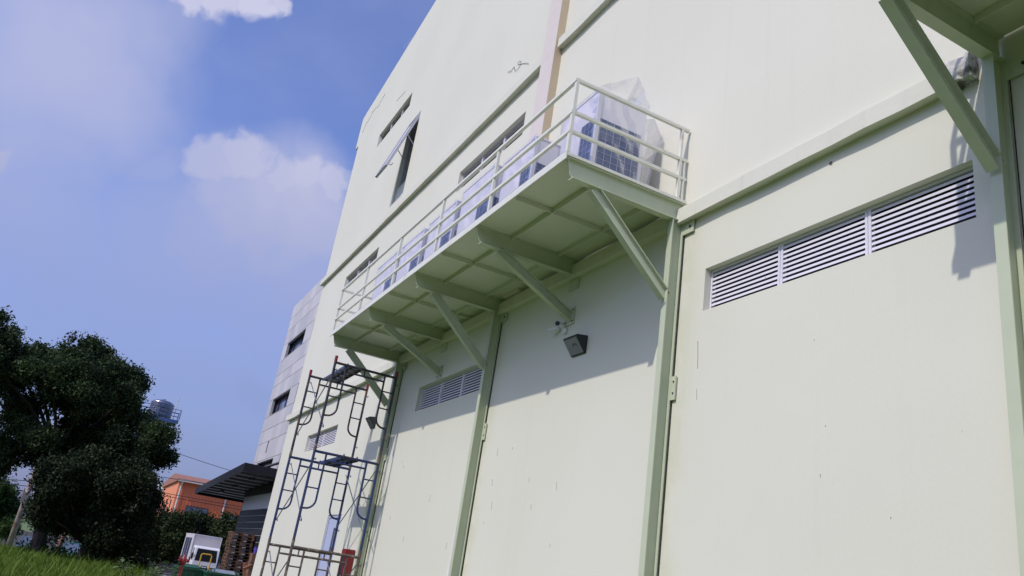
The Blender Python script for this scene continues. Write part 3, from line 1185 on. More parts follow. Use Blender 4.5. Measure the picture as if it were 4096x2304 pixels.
# ---------------------------------------------------------------- lamps and cameras on the wall
def flood(x0, x1, zt, label):
    L = thing('flood_light', label, 'flood light', ((x0 + x1) / 2, 0, zt - .1), 'wedge flood lights on the wall')
    zb = zt - .21
    b = MB()
    b.prism([(-.003, zt + .01), (-.165, zt - .012), (-.172, zt - .03), (-.02, zb - .012), (-.003, zb - .012)], 'x', x0, x1)
    b.build('housing', M['black'], L, bevel=.004)
    d = Vector((0, -.172 + .02, (zt - .03) - (zb - .012)))
    n = Vector((0, -(d.z), d.y)).normalized()
    if n.y > 0:
        n = -n
    a = Vector((0, -.02, zb - .012)) + d * .06 + n * .004
    c = Vector((0, -.02, zb - .012)) + d * .94 + n * .004
    g = MB()
    g.add([(x0 + .015, a.y, a.z), (x1 - .015, a.y, a.z), (x1 - .015, c.y, c.z), (x0 + .015, c.y, c.z)], [(0, 1, 2, 3)])
    g.build('glass_front', M['lens'], L)
    q = MB()
    mid = (a + c) / 2 + n * .004
    q.tube([Vector((x0 + .20, mid.y, mid.z)) + Vector((.04 * math.cos(t), 0, 0)) + d.normalized() * (.03 * math.sin(t)) for t in [k * .35 for k in range(10)]], .004, 5)
    q.build('lamp_tube', M['black'], L)


flood(-8.55, -8.22, 4.67, 'black wedge flood light below the white cameras, in the platform shade')
flood(-16.86, -16.56, 4.60, 'black wedge flood light on the sunlit wall behind the scaffold')


def bullet(base, direction, label, dark_face):
    L = thing('security_camera', label, 'camera', base, 'security cameras under the platform')
    base = Vector(base)
    d = Vector(direction).normalized()
    piv = base + Vector((0, -.055, -.01))
    m = MB()
    m.tube([base + Vector((0, -.002, 0)), base + Vector((0, -.03, 0))], .028, 12)
    m.tube([base + Vector((0, -.03, 0)), piv], .016, 8)
    m.build('bracket', M['white'], L)
    a, b = piv - d * .04, piv + d * .095
    MB().tube([a, b], [.024, .027], 14).build('body', M['white'], L)
    h = MB()
    h.tube([b - d * .004, b + d * .018], .031, 14)
    h.build('hood', M['black'] if dark_face else M['white'], L)
    MB().tube([b + d * .0185, b + d * .022], .023, 12).build('lens', M['black'], L)


bullet((-8.98, 0, 4.93), (-.75, -.55, -.12), 'white bullet camera pointing away along the wall', False)
bullet((-8.84, 0, 4.97), (.35, -.85, -.25), 'white bullet camera with a black round face turned to the yard', True)
jb = MB().lathe([(.042, 0), (.042, .025), (.035, .04), (.015, .045)], (0, 0, 0), 16)
jb.v = [(-8.80 + x, -z - .002, 4.86 + y) for x, y, z in jb.v]
tag(jb.build('junction_box', M['white'], None, smooth=False), 'round white junction box beside the bullet cameras', 'junction box')


# ---------------------------------------------------------------- scaffold tower
SC = thing('scaffold_tower', 'three tier ladder frame scaffold of blue and rusty tubes by the wall', 'scaffold', (-15.8, -.9, 0))


def frame(x, yl, yr, z0, m_, m2):
    h = MB()
    for y in (yl, yr):
        h.tube([(x, y, z0), (x, y, z0 + 1.68)], .025, 8)
    top = z0 + 1.63
    h.tube([(x, yl, top), (x, yr, top)], .025, 8)
    s = 1 if yr > yl else -1
    a, b = yl + .23 * s, yr - .23 * s
    h.tube([(x, a, top - .13), (x, b, top - .13)], .019, 8)
    my = (yl + yr) / 2 - .02
    h.tube([(x, my, top), (x, my, top - .13)], .014, 6)
    for y, yp in ((a, yl), (b, yr)):
        r = .17
        g = 1 if yp < y else -1
        pts = [(x, y, top), (x, y, z0 + .61 + r)]
        for k in range(1, 6):
            t = k / 5 * math.pi / 2
            pts.append((x, y - g * r * (1 - math.cos(t)), z0 + .61 + r * (1 - math.sin(t))))
        pts.append((x, yp, z0 + .605))
        h.tube(pts, .019, 7)
        for z in (1.31, .98):
            h.tube([(x, y, z0 + z), (x, yp, z0 + z)], .014, 6)
    f = h.build('frame', m_, SC)
    p = MB()
    for y in (yl, yr):
        for z in (1.50, .40):
            p.tube([(x, y, z0 + z), (x + .0, y + .055 * s, z0 + z - .01)], .008, 5)
            p.tube([(x, y + .055 * s, z0 + z - .03), (x, y + .055 * s, z0 + z + .02)], .006, 5)
    p.build('brace_pin', M['rust'], f)
    c = MB()
    for y in (yl, yr):
        c.tube([(x, y, z0 + 1.64), (x, y, z0 + 1.76)], .029, 8)
    c.each('joint_collar', M['red'] if z0 > 3 else M['rust'], f)
    return f


XN, XF = -14.88, -16.62
NL, NR, FL, FR = -1.535, -.285, -1.60, -.335
for z0, ma, mb in ((.10, M['rust'], M['rust']), (1.80, M['blue'], M['blue']), (3.50, M['darkb'], M['darkb'])):
    frame(XN, NL, NR, z0, ma, mb)
    frame(XF, FL, FR, z0, ma, mb)
for z0 in (.10, 1.80, 3.50):
    for (yn, yf, sides) in ((NL, FL, 'left'), (NR, FR, 'right')):
        if z0 > 3 and sides == 'right':
            continue
        s = 1 if sides == 'left' else -1
        y1, y2 = yn + .03 * s, yf + .03 * s
        MB().tube([(XN, y1, z0 + 1.50), (XF, y2, z0 + .40)], .011, 6).build('cross_brace', M['brace'], SC)
        MB().tube([(XN, y1 + .025 * s, z0 + .40), (XF, y2 + .025 * s, z0 + 1.50)], .011, 6).build('cross_brace', M['brace'], SC)
bp = MB()
for x, y in ((XN, NL), (XN, NR), (XF, FL), (XF, FR)):
    bp.box(x - .07, x + .07, y - .07, y + .07, .03, .045)
    bp.tube([(x, y, .045), (x, y, .105)], .018, 8)
bp.each('base_plate', M['rust'], SC)


def plank(y0, y1, z, label, m_):
    P = thing('scaffold_plank', label, 'plank', ((XN + XF) / 2, (y0 + y1) / 2, z), 'steel planks on the scaffold')
    b = MB()
    xa, xb = XF + .03, XN - .03
    b.box(xa, xb, y0, y1, z - .004, z)
    b.box(xa, xb, y0, y0 + .012, z - .05, z - .0045)
    b.box(xa, xb, y1 - .012, y1, z - .05, z - .0045)
    b.box(xa, xb, (y0 + y1) / 2 - .02, (y0 + y1) / 2 + .02, z - .03, z - .0045)
    for k in range(6):
        x = xa + .1 + (xb - xa - .2) * k / 5
        b.box(x - .012, x + .012, y0 + .012, y1 - .012, z - .045, z - .031)
    b.build('tread', m_, P)
    h = MB()
    for x, s in ((xa, -1), (xb, 1)):
        for y in (y0 + .04, y1 - .04):
            h.tube([(x, y, z - .01), (x + s * .03, y, z + .035), (x + s * .055, y, z + .02), (x + s * .06, y, z - .02)], .011, 6)
    h.each('hook', m_, P)


plank(-1.33, -1.00, 5.135, 'dark steel plank hooked across the top of the scaffold', M['plank'])
plank(-1.02, -.68, 3.445, 'blue steel plank hooked across the middle of the scaffold', M['blue'])

rb = thing('fire_extinguisher_cabinet', 'narrow red fire extinguisher cabinet on the wall behind the scaffold foot', 'cabinet', (-16.26, -.1, .8))
MB().box(-16.42, -16.11, -.18, -.012, .85, 1.87).build('body', M['red'], rb, bevel=.006)
fd = MB()
fd.box(-16.41, -16.12, -.192, -.181, .88, .98)
fd.box(-16.41, -16.12, -.192, -.181, 1.74, 1.85)
fd.box(-16.41, -16.37, -.192, -.181, .981, 1.739)
fd.box(-16.16, -16.12, -.192, -.181, .981, 1.739)
fd.build('door', M['red'], rb)
MB().box(-16.369, -16.161, -.187, -.1815, .982, 1.738).build('window', M['dark'], rb)
MB().box(-16.15, -16.135, -.205, -.1925, 1.25, 1.38).build('handle', M['alu'], rb)
MB().box(-16.40, -16.13, -.16, -.02, .03, .848).build('stand', M['red'], rb)


# ---------------------------------------------------------------- grey clad building with black canopy
K = 6.9 / 4.9
YG = 2.0


def gx(x):
    return x * K


def gzz(z):
    return CAM.z + (z - CAM.z) * K


GB = thing('office_building', 'grey panel clad building beyond the warehouse with a black canopy', 'building', (-38, YG, 0))
gl, gr = gx(-31.0), -28.0
zt = gzz(10.75)
wins = [(gx(-30.2), gx(-27.3), gzz(8.46), gzz(9.05)), (gx(-30.25), gx(-27.34), gzz(6.24), gzz(6.86)), (gx(-30.2), gx(-27.3), gzz(3.9), gzz(4.5)),
        (gx(-26.15), gx(-24.2), gzz(8.46), gzz(9.05)), (gx(-26.2), gx(-24.2), gzz(6.24), gzz(6.86)), (gx(-26.2), gx(-24.2), gzz(3.9), gzz(4.5)),
        (gx(-29.1), gx(-28.85), gzz(4.78), gzz(5.2))]
joints = [gzz(z) for z in (10.22, 9.68, 9.10, 8.44, 7.85, 7.42, 6.88, 6.22, 5.70, 5.22, 4.55, 3.95, 3.34)]
rows_ = sorted([zt] + joints)
panels = MB()
rg = random.Random(5)
xsplit = [gl]
while xsplit[-1] < gr - .6:
    xsplit.append(xsplit[-1] + 1.05)
xsplit[-1] = gr
hx = sorted({*xsplit, *[q for wn in wins for q in wn[:2]]})
for j in range(len(rows_) - 1):
    off_ = rg.choice([0, 1, 2])
    zz = sorted({rows_[j], rows_[j + 1], *[q for wn in wins for q in wn[2:] if rows_[j] < q < rows_[j + 1]]})
    for i in range(len(hx) - 1):
        for k in range(len(zz) - 1):
            cx, cz = (hx[i] + hx[i + 1]) / 2, (zz[k] + zz[k + 1]) / 2
            if any(wn[0] < cx < wn[1] and wn[2] < cz < wn[3] for wn in wins):
                continue
            pi_ = int((cx - gl) / 1.05)
            tone = random.Random(pi_ * 31 + j * 7).choice([0, 0, 1, 1, 2])
            jl = .012 if k == 0 else 0
            jt = .012 if k == len(zz) - 2 else 0
            panels.box(hx[i] + .001, hx[i + 1] - .001, YG, YG + .12, zz[k] + jl, zz[k + 1] - jt, tone)
panels.build('cladding', [M['clad'], M['clad_b'], M['clad_c']], GB)
core = MB()
core.box(gl + .02, gr, YG + .5, YG + 14, -1.5, zt - .02)
core.box(gl + .01, gl + .10, YG + .121, YG + .499, -1.5, zt - .01)
core.box(gl + .02, gr, YG + .125, YG + .49, zt - .10, zt - .03)
core.build('wall', M['clad_c'], GB)
for wn in wins:
    x0, x1, z0, z1 = wn
    f = MB()
    t = .07
    yb = YG + .22
    f.box(x0 - .01, x1 + .01, yb, yb + .06, z1 - t, z1 + .01)
    f.box(x0 - .01, x1 + .01, yb, yb + .06, z0 - .01, z0 + t)
    f.box(x0 - .01, x0 + t, yb + .001, yb + .059, z0 + t, z1 - t)
    f.box(x1 - t, x1 + .01, yb + .001, yb + .059, z0 + t, z1 - t)
    if x1 - x0 > 1:
        for q in (.18, .58):
            xm = x0 + (x1 - x0) * q
            f.box(xm - .035, xm + .035, yb + .001, yb + .059, z0 + t, z1 - t)
    # deep reveal in the cladding
    f.box(x0 - .03, x0 - .011, YG + .01, yb + .05, z0 - .02, z1 + .02)
    f.box(x1 + .011, x1 + .03, YG + .01, yb + .05, z0 - .02, z1 + .02)
    f.box(x0 - .01, x1 + .01, YG + .01, yb - .001, z1 + .011, z1 + .03)
    wo_ = f.build('window', M['char'], GB)
    MB().box(x0 + t, x1 - t, yb + .03, yb + .035, z0 + t, z1 - t).build('pane', M['glass'], wo_)
# pale band and black slatted ground storey
z_w0, z_w1 = gzz(2.86), gzz(3.34) - .02
MB().box(gl, gr, YG + .02, YG + .12, z_w0, z_w1).build('pale_band', M['white'], GB)
MB().box(gl - .005, gr, YG - .035, YG + .005, z_w1 + .012, 4.80).build('dark_panel', M['char'], GB)
bs = MB()
ps = MB()
nb = 16
zb0 = -1.2
pit = (z_w0 - zb0) / nb
for k in range(nb):
    bs.box(gl, gr, YG - .03, YG + .12, zb0 + pit * k, zb0 + pit * k + pit * .90)
    ps.box(gl + .002, gr, YG - .012, YG + .11, zb0 + pit * k + pit * .901, zb0 + pit * (k + 1) - .001)
bs.build('slat_cladding', M['char'], GB)
ps.build('slat_gap', M['charw'], GB)
cn = MB()
xn, xf = -34.0, -49.1
y0, y1 = .16, YG - .04
zn, zf = 4.82, 4.39


def sl(x):
    return zn + (zf - zn) * (x - xn) / (xf - xn)


def slab(m, xa, xb, ya, yb, lo, hi, mi=0):
    m.add([(xa, ya, sl(xa) + lo), (xb, ya, sl(xb) + lo), (xb, yb, sl(xb) + lo), (xa, yb, sl(xa) + lo),
           (xa, ya, sl(xa) + hi), (xb, ya, sl(xb) + hi), (xb, yb, sl(xb) + hi), (xa, yb, sl(xa) + hi)],
          [(0, 3, 2, 1), (4, 5, 6, 7), (0, 1, 5, 4), (1, 2, 6, 5), (2, 3, 7, 6), (3, 0, 4, 7)], mi)


slab(cn, xf, xn, y0, y0 + .05, -.34, 0)
slab(cn, xn - .05, xn, y0 + .051, y1, -.34, 0)
slab(cn, xf, xf + .05, y0 + .051, 6.5, -.34, 0)
slab(cn, xf + .051, xn - .051, y0 + .051, y1, -.10, -.03)
slab(cn, xf + .051, gl - .2, y1 + .001, 6.5, -.10, -.03)
canopy = cn.build('canopy', M['char'], GB)
rb_ = MB()
x = xf + .4
while x < xn - .3:
    slab(rb_, x, x + .55, y0 + .06, (6.4 if x < gl - .4 else y1 - .05), -.22, -.101)
    x += 1.5
rb_.each('soffit_rib', mat('soffit_grey', (0.13, 0.132, 0.145), 0.5), canopy)
tr_ = MB()
tr_.tube([(-36.2, .9, sl(-36.2)), (-35.2, YG - .01, 5.35)], .06, 8)
tr_.tube([(-41.0, .9, sl(-41)), (-40.0, YG - .01, 5.2)], .05, 8)
tr_.each('tie_rod', M['black'], canopy)
lp = MB()
for x in (-37.0, -41.5, -45.5):
    lp.box(x - .35, x + .35, 1.0, 1.15, sl(x) - .30, sl(x) - .20)
lp.each('downlight', M['black'], canopy)

# ---------------------------------------------------------------- orange factory and the blue-grey shed behind
OX = -97.0


def oy(az):
    return CAM.y + 97.0 * math.tan(math.radians(-az))


def oz(el):
    return CAM.z + 97.0 * math.tan(math.radians(el))


OB = thing('factory_building', 'orange factory with corrugated sheet front and white downpipes', 'building', (OX, 8, -1.4))
ya, yb_ = oy(-4.78), oy(-11.5)
ze = oz(3.62)
b = MB()
b.box(OX - 20, OX, ya, yb_, -1.6, ze)
b.build('wall', M['orange'], OB)
cr = MB()
y = ya + .55
while y < yb_:
    cr.box(OX + .001, OX + .09, y, y + .16, -1.4, ze - .55)
    y += .36
cr.build('corrugated_sheet', M['orange2'], OB)
MB().box(OX + .0005, OX + .05, ya + .45, yb_, ze - .54, ze - .01).build('fascia_band', M['orange2'], OB)
rf = MB()
rf.prism([(OX + .55, ze - .1), (OX + .55, ze + .12), (OX - 6, ze + 1.0), (OX - 20.5, ze + .4), (OX - 20.5, ze - .1)], 'y', ya - .25, yb_ + .3)
# prism axis 'y' takes (x, z) outline
rf.build('roof', M['tile'], OB)
gt = MB()
gt.box(OX + .552, OX + .70, ya - .2, yb_ + .2, ze - .16, ze + .04)
for az in (-4.95, -7.87):
    yy = oy(az)
    gt.tube([(OX + .62, yy, ze - .16), (OX + .18, yy, ze - .6), (OX + .18, yy, -1.4)], .09, 8)
gt.build('gutter', M['gutter'], OB)
for (a0, a1, e0, e1) in ((-5.55, -6.95, 1.55, 2.14), (-8.4, -9.6, 1.4, 2.05)):
    f = MB()
    f.box(OX + .02, OX + .14, oy(a0), oy(a1), oz(e0), oz(e1))
    wn_ = f.build('window', M['dark'], OB)
    g = MB()
    n = 4
    for k in range(n):
        p0 = oy(a0) + (oy(a1) - oy(a0)) * (k + .06) / n
        p1 = oy(a0) + (oy(a1) - oy(a0)) * (k + .94) / n
        g.box(OX + .141, OX + .145, p0, p1, oz(e0) + .08, oz(e1) - .08)
    g.each('pane', M['glass'], wn_)
sw = MB()
for (xx, zz) in ((OX - 3.5, oz(2.0)), (OX - 8.5, oz(2.0)), (OX - 14, oz(2.0))):
    sw.box(xx - .6, xx + .6, ya - .03, ya + .05, zz - .7, zz + .7)
sw.each('window', M['dark'], OB)
MB().box(OX - 9, OX - 7.6, oy(-8.0), oy(-8.6), ze + .8, ze + 1.5).build('roof_vent', M['orange'], OB)

BGB = thing('shed', 'blue grey sheet metal shed between the tree and the orange factory', 'building', (-140, 4, -1.4))
y0_, y1_ = CAM.y + 140 * math.tan(math.radians(3.1)), CAM.y + 140 * math.tan(math.radians(5.2))
zb_ = CAM.z + 140 * math.tan(math.radians(2.75))
MB().box(-152, -140, y0_, y1_, -1.6, zb_).build('wall', M['bluegrey'], BGB)
c_ = MB()
y = y0_ + .2
while y < y1_:
    c_.box(-139.999, -139.9, y, y + .25, -1.4, zb_ - .6)
    y += .7
c_.build('sheet_rib', M['alu'], BGB)
MB().prism([(-139.2, zb_), (-139.2, zb_ + .25), (-146, zb_ + 1.2), (-153, zb_ + .2), (-153, zb_)], 'y', y0_ - .4, y1_ + .4).build('roof', M['gutter'], BGB)


# ---------------------------------------------------------------- vehicles
def wheel(par, x, y, z, r, wd):
    m = MB()
    m.tube([(x, y - wd / 2, z), (x, y + wd / 2, z)], r, 20)
    wh = m.build('wheel', M['tyre'], par)
    MB().tube([(x, y - wd / 2 - .01, z), (x, y + wd / 2 + .01, z)], r * .58, 14).build('rim', M['alu'], wh)


def truck():
    X = -56.0
    yl, yr = 1.72, 3.46
    g = gz(X, 2.5)
    T_ = thing('box_truck', 'white box truck parked nose out beside the stack of pallets', 'truck', (X - 3, 2.6, g))
    zb, zt_ = g + .95, CAM.z + 56 * math.tan(math.radians(.52))
    MB().box(X - 6.2, X - 1.35, yl, yr, zb, zt_).build('cargo_box', M['truckbox'], T_, bevel=.03)
    tr = MB()
    for yy in (yl - .012, yr - .03):
        tr.box(X - 1.40, X - 1.335, yy, yy + .042, zb, zt_ + .012)
        tr.box(X - 6.2, X - 1.401, yy, yy + .042, zt_ - .03, zt_ + .012)
    tr.box(X - 1.36, X - 1.335, yl + .03, yr - .03, zt_ - .04, zt_ + .012)
    tr.build('box_trim', M['white'], T_)
    dr = MB()
    for k in range(3):
        dr.box(X - 5.6 + k * 1.2, X - 4.6 + k * 1.2, yl - .014, yl - .001, zb + .15, zt_ - .25)
    dr.each('side_panel', M['glass'], T_)
    cy0, cy1 = yl + .12, yr - .10
    zc = CAM.z - 56 * math.tan(math.radians(.16))
    c = MB()
    c.prism([(X - 1.30, g + .45), (X - .05, g + .45), (X + .02, g + .75), (X, g + 1.25), (X - .22, zc - .12), (X - .38, zc), (X - 1.30, zc)], 'y', cy0, cy1)
    c.build('cab', M['white'], T_, bevel=.04)
    wsx = lambda t: (X + .012 + (-.22) * t, g + 1.28 + (zc - .14 - g - 1.28) * t)
    p0, p1 = wsx(.02), wsx(.98)
    ws = MB()
    ws.add([(p0[0], cy0 + .10, p0[1]), (p0[0], cy1 - .10, p0[1]), (p1[0], cy1 - .16, p1[1]), (p1[0], cy0 + .16, p1[1]),
            (p0[0] - .03, cy0 + .10, p0[1]), (p0[0] - .03, cy1 - .10, p0[1]), (p1[0] - .03, cy1 - .16, p1[1]), (p1[0] - .03, cy0 + .16, p1[1])],
           [(0, 1, 2, 3), (7, 6, 5, 4), (0, 4, 5, 1), (1, 5, 6, 2), (2, 6, 7, 3), (3, 7, 4, 0)])
    ws.build('windscreen', mat('truck_glass', (0.012, 0.016, 0.016), 0.15, spec=0.35), T_)
    sg = MB()
    sg.prism([(X - 1.0, g + 1.28), (X - .25, g + 1.28), (X - .42, zc - .15), (X - 1.0, zc - .15)], 'y', cy0 - .012, cy0 + .02)
    sg.prism([(X - 1.0, g + 1.28), (X - .25, g + 1.28), (X - .42, zc - .15), (X - 1.0, zc - .15)], 'y', cy1 - .02, cy1 + .012)
    sg.each('side_window', M['glass'], T_)
    for yy in (cy0 - .16, cy1 + .04):
        mr = MB().box(X - .10, X - .04, yy, yy + .13, g + 1.35, g + 1.70)
        mr.tube([(X - .15, yy + .06, g + 1.68), (X - .25, (cy0 if yy < cy0 else cy1), g + 1.75)], .015, 6)
        mr.build('mirror', M['black'], T_)
    for yy in (cy0 + .10, cy1 - .38):
        MB().box(X + .0, X + .05, yy, yy + .28, g + .78, g + .95).build('headlight', M['lens'], T_, bevel=.02)
    MB().box(X - .1, X + .10, cy0 - .02, cy1 + .02, g + .36, g + .62).build('bumper', M['white'], T_, bevel=.03)
    MB().box(X + .012, X + .03, cy0 + .42, cy1 - .42, g + .80, g + .92).build('grille', M['black'], T_)
    MB().box(X - 6.1, X - 1.3, yl + .45, yr - .45, g + .55, g + .94).build('chassis', M['black'], T_)
    for xx in (X - .85, X - 4.8):
        for yy in (yl + .16, yr - .16):
            wheel(T_, xx, yy, g + .38, .38, .22)


truck()


def car(az, D, bm_, label, roofrack=False):
    p = at(az, 0, D)
    g = gz(p.x, p.y)
    C = thing('parked_car', label, 'car', (p.x, p.y, g), 'cars parked by the concrete wall')
    hw = .84
    X, Y = p.x, p.y
    # nose toward the yard (+x); profile in (x, z)
    body = [(-2.1, .35), (2.05, .35), (2.10, .62), (1.95, .80), (1.05, .92), (-1.55, .95), (-2.08, .88), (-2.14, .6)]
    MB().prism([(X + a, g + z) for a, z in body], 'y', Y - hw, Y + hw).build('body', bm_, C, bevel=.06)
    cab = MB()
    lo = [(.95, .90), (-1.75, .94)]
    hi = [(.15, 1.42), (-1.25, 1.40)]
    v = []
    for (xx, zz), w_ in ((lo[0], hw - .05), (lo[1], hw - .05), (hi[1], hw - .22), (hi[0], hw - .22)):
        v += [(X + xx, Y - w_, g + zz), (X + xx, Y + w_, g + zz)]
    cab.add(v, [(0, 1, 7, 6), (2, 4, 5, 3), (6, 7, 5, 4), (0, 6, 4, 2), (1, 3, 5, 7), (0, 2, 3, 1)])
    cab.build('cabin_glass', M['carglass'], C, bevel=.02)
    rf_ = MB()
    rf_.add([(X + .17, Y - hw + .21, g + 1.425), (X + .17, Y + hw - .21, g + 1.425), (X - 1.27, Y + hw - .21, g + 1.405), (X - 1.27, Y - hw + .21, g + 1.405),
             (X + .10, Y - hw + .26, g + 1.47), (X + .10, Y + hw - .26, g + 1.47), (X - 1.2, Y + hw - .26, g + 1.45), (X - 1.2, Y - hw + .26, g + 1.45)],
            [(4, 5, 6, 7), (0, 1, 5, 4), (1, 2, 6, 5), (2, 3, 7, 6), (3, 0, 4, 7)])
    rf_.build('roof', bm_, C)
    for s in (-1, 1):
        MB().bar((X + .97, Y + s * (hw - .05), g + .91), (X + .16, Y + s * (hw - .21), g + 1.43), .05, .04).build('pillar', bm_, C)
        MB().box(X + 1.93, X + 2.09, Y + s * .55 - .17, Y + s * .55 + .17, g + .66, g + .79).build('headlight', M['lens'], C, bevel=.02)
        MB().box(X + .72, X + .86, Y + s * (hw + .06) - .07, Y + s * (hw + .06) + .07, g + .95, g + 1.06).build('mirror', bm_, C, bevel=.02)
    for xx in (1.3, -1.3):
        for s in (-1, 1):
            wheel(C, X + xx, Y + s * (hw - .09), g + .31, .31, .18)
    MB().box(X + 2.06, X + 2.125, Y - .45, Y + .45, g + .45, g + .58).build('grille', M['black'], C)
    if roofrack:
        MB().box(X - .45, X - .25, Y - .22, Y + .22, g + 1.47, g + 1.58).build('roof_sign', M['black'], C, bevel=.02)


car(2.30, 70, M['car1'], 'blue grey car parked next to the leaning trunk, half hidden by grass')
car(-.05, 68, M['car2'], 'green taxi with a roof sign parked before the concrete wall', True)


# ---------------------------------------------------------------- pallets, bins, hydrant and yard clutter
def pallet_stack():
    X, yl, yr = -37.6, .96, 1.93
    g = gz(X, 1.4)
    def pallet(z, dx, dy, i, label):
        m = MB()
        x1 = X + dx
        x0 = x1 - 1.1
        a, b = yl + dy, yr + dy
        for k in range(7):
            xx = x0 + (x1 - x0 - .11) * k / 6
            m.box(xx, xx + .11, a, b, z + .112, z + .130)
        for k in range(3):
            xx = x0 + (x1 - x0 - .12) * k / 2
            m.box(xx, xx + .12, a, b, z, z + .018)
        for k in range(3):
            yy = a + (b - a - .10) * k / 2
            m.box(x0, x1, yy, yy + .10, z + .090, z + .1115)
            for q in range(3):
                xx = x0 + (x1 - x0 - .13) * q / 2
                m.box(xx, xx + .13, yy, yy + .10, z + .0185, z + .0895)
        tag(m.build('wooden_pallet', M['wood']), label, 'pallet', 'wooden pallets in the stack')
    n = int((2.2 - g) / .1335)
    for i in range(n):
        lab = 'brown wooden pallet within the tall stack behind the green bins'
        if i == n - 1:
            lab = 'topmost brown wooden pallet of the tall stack'
        pallet(g + .045 + i * .1335, random.uniform(-.06, .06), random.uniform(-.05, .05), i, lab)


pallet_stack()


def bin_(x, y0, y1, label, lid):
    g = gz(x, 0)
    B_ = thing('wheeled_bin', label, 'bin', (x - .4, (y0 + y1) / 2, g), 'green wheeled bins')
    zt_ = .80
    m = MB()
    m.add([(x - .06, y0 + .08, g + .16), (x - .06, y1 - .08, g + .16), (x - .72, y1 - .08, g + .16), (x - .72, y0 + .08, g + .16),
           (x, y0, zt_ - .08), (x, y1, zt_ - .08), (x - .78, y1, zt_ - .08), (x - .78, y0, zt_ - .08)],
          [(0, 3, 2, 1), (0, 1, 5, 4), (1, 2, 6, 5), (2, 3, 7, 6), (3, 0, 4, 7), (4, 5, 6, 7)])
    m.box(x - .81, x + .03, y0 - .03, y1 + .03, zt_ - .12, zt_ - .06)
    for k in range(4):
        yy = y0 + .15 + (y1 - y0 - .3) * k / 3
        m.box(x - .03, x + .012, yy - .02, yy + .02, g + .35, zt_ - .13)
    m.build('body', M['bin'], B_, bevel=.01)
    l = MB()
    l.prism([(x + .02, zt_ - .058), (x + .02, zt_ - .03), (x - .35, zt_ + .05), (x - .80, zt_ + .02), (x - .80, zt_ - .058)], 'y', y0 + .25, y1 - .25)
    l.build('lid', lid, B_, bevel=.015)
    h = MB()
    for ya_, yb2 in ((y0 + .03, y0 + .22), (y1 - .22, y1 - .03)):
        h.tube([(x - .02, ya_, zt_ - .05), (x + .02, ya_, zt_ + .05), (x + .02, yb2, zt_ + .05), (x - .02, yb2, zt_ - .05)], .018, 6)
    h.each('handle', M['bin'], B_)
    for xx in (x - .15, x - .62):
        for yy in (y0 + .15, y1 - .15):
            w_ = MB().tube([(xx, yy - .03, g + .12), (xx, yy + .03, g + .12)], .09, 12)
            w_.build('wheel', M['tyre'], B_)


bin_(-28.6, -.92, .22, 'green wheeled bin with a grey lid in front of the pallets', M['binlid'])
bin_(-29.8, -1.76, -.78, 'all green wheeled bin behind the red hydrant', M['bin'])


def hydrant():
    p = at(-6.35, 0, 24)
    g = gz(p.x, p.y)
    z = lambda el: CAM.z + 24 * math.tan(math.radians(el))
    H = thing('fire_hydrant', 'red two outlet standpipe hydrant before the green bins', 'hydrant', (p.x, p.y, g))
    MB().tube([(p.x, p.y, g - .1), (p.x, p.y, z(-1.25))], .04, 12).build('riser', M['red'], H)
    b = MB()
    b.lathe([(.05, 0), (.075, .04), (.085, .12), (.07, .20), (.03, .25), (.025, .29)], (p.x, p.y, z(-1.50)), 16)
    b.build('body', M['red'], H, smooth=True)
    for s in (-1, 1):
        o = MB()
        o.tube([(p.x, p.y, z(-1.25)), (p.x + .04, p.y + s * .09, z(-1.17)), (p.x + .05, p.y + s * .12, z(-1.12))], [.035, .04, .048], 12)
        o.build('outlet', M['red'], H)
        MB().tube([(p.x + .05, p.y + s * .12, z(-1.12)), (p.x + .055, p.y + s * .13, z(-1.0)), (p.x + .06, p.y + s * .10, z(-.92))], .018, 8).build('valve', M['red'], H)


hydrant()
p = at(-7.35, 0, 33)
g = gz(p.x, p.y)
HT = thing('hand_trolley', 'yellow tube handle of a trolley standing behind the bins', 'trolley', (p.x, p.y, g))
zz = lambda el: CAM.z + 33 * math.tan(math.radians(el))
MB().tube([(p.x, p.y - .02, g + .2), (p.x, p.y - .02, zz(-.66)), (p.x, p.y + .02, zz(-.6)), (p.x, p.y + .31, zz(-.6)), (p.x, p.y + .35, zz(-.66)), (p.x, p.y + .35, g + .2)], .024, 8).build('handle', M['yellow'], HT)
MB().box(p.x - .7, p.x + .02, p.y - .05, p.y + .38, g + .14, g + .19).build('bed', M['black'], HT)
for yy in (p.y, p.y + .33):
    for xx in (p.x - .08, p.x - .6):
        MB().tube([(xx, yy - .02, g + .08), (xx, yy + .02, g + .08)], .07, 12).build('wheel', M['tyre'], HT)
p = at(-7.62, 0, 26.5)
g = gz(p.x, p.y)
tag(MB().lathe([(.13, 0), (.13, .62), (.125, .70), (.09, .75), (.02, .77)], (p.x, p.y, g), 16).build('bollard', M['yellow'], None, smooth=True), 'short yellow bollard between the two green bins', 'bollard')
for i, (a0, e0, a1, e1, lb) in enumerate(((-10.02, -.72, -10.75, -2.6, 'brown board leaning out toward the bins'), (-10.55, -.85, -10.05, -1.15, 'short brown board lying across the leaning one'))):
    a_, b_ = at(a0, e0, 27.0 - i * .2), at(a1, e1, 27.0 - i * .2)
    if i == 0:
        b_.z = gz(b_.x, b_.y) + .05
    tag(MB().bar(a_, b_, .03, .10, (0, 1, .3)).build('timber_board', M['board']), lb, 'board')
p = at(-10.55, .05, 36.5)
tag(MB().lathe([(.075, 0), (.09, .24), (.10, .245), (.10, .26)], (p.x, p.y, p.z - .1), 14).build('plastic_bucket', M['purple']), 'small purple bucket on a crate beside the pallet stack', 'bucket')
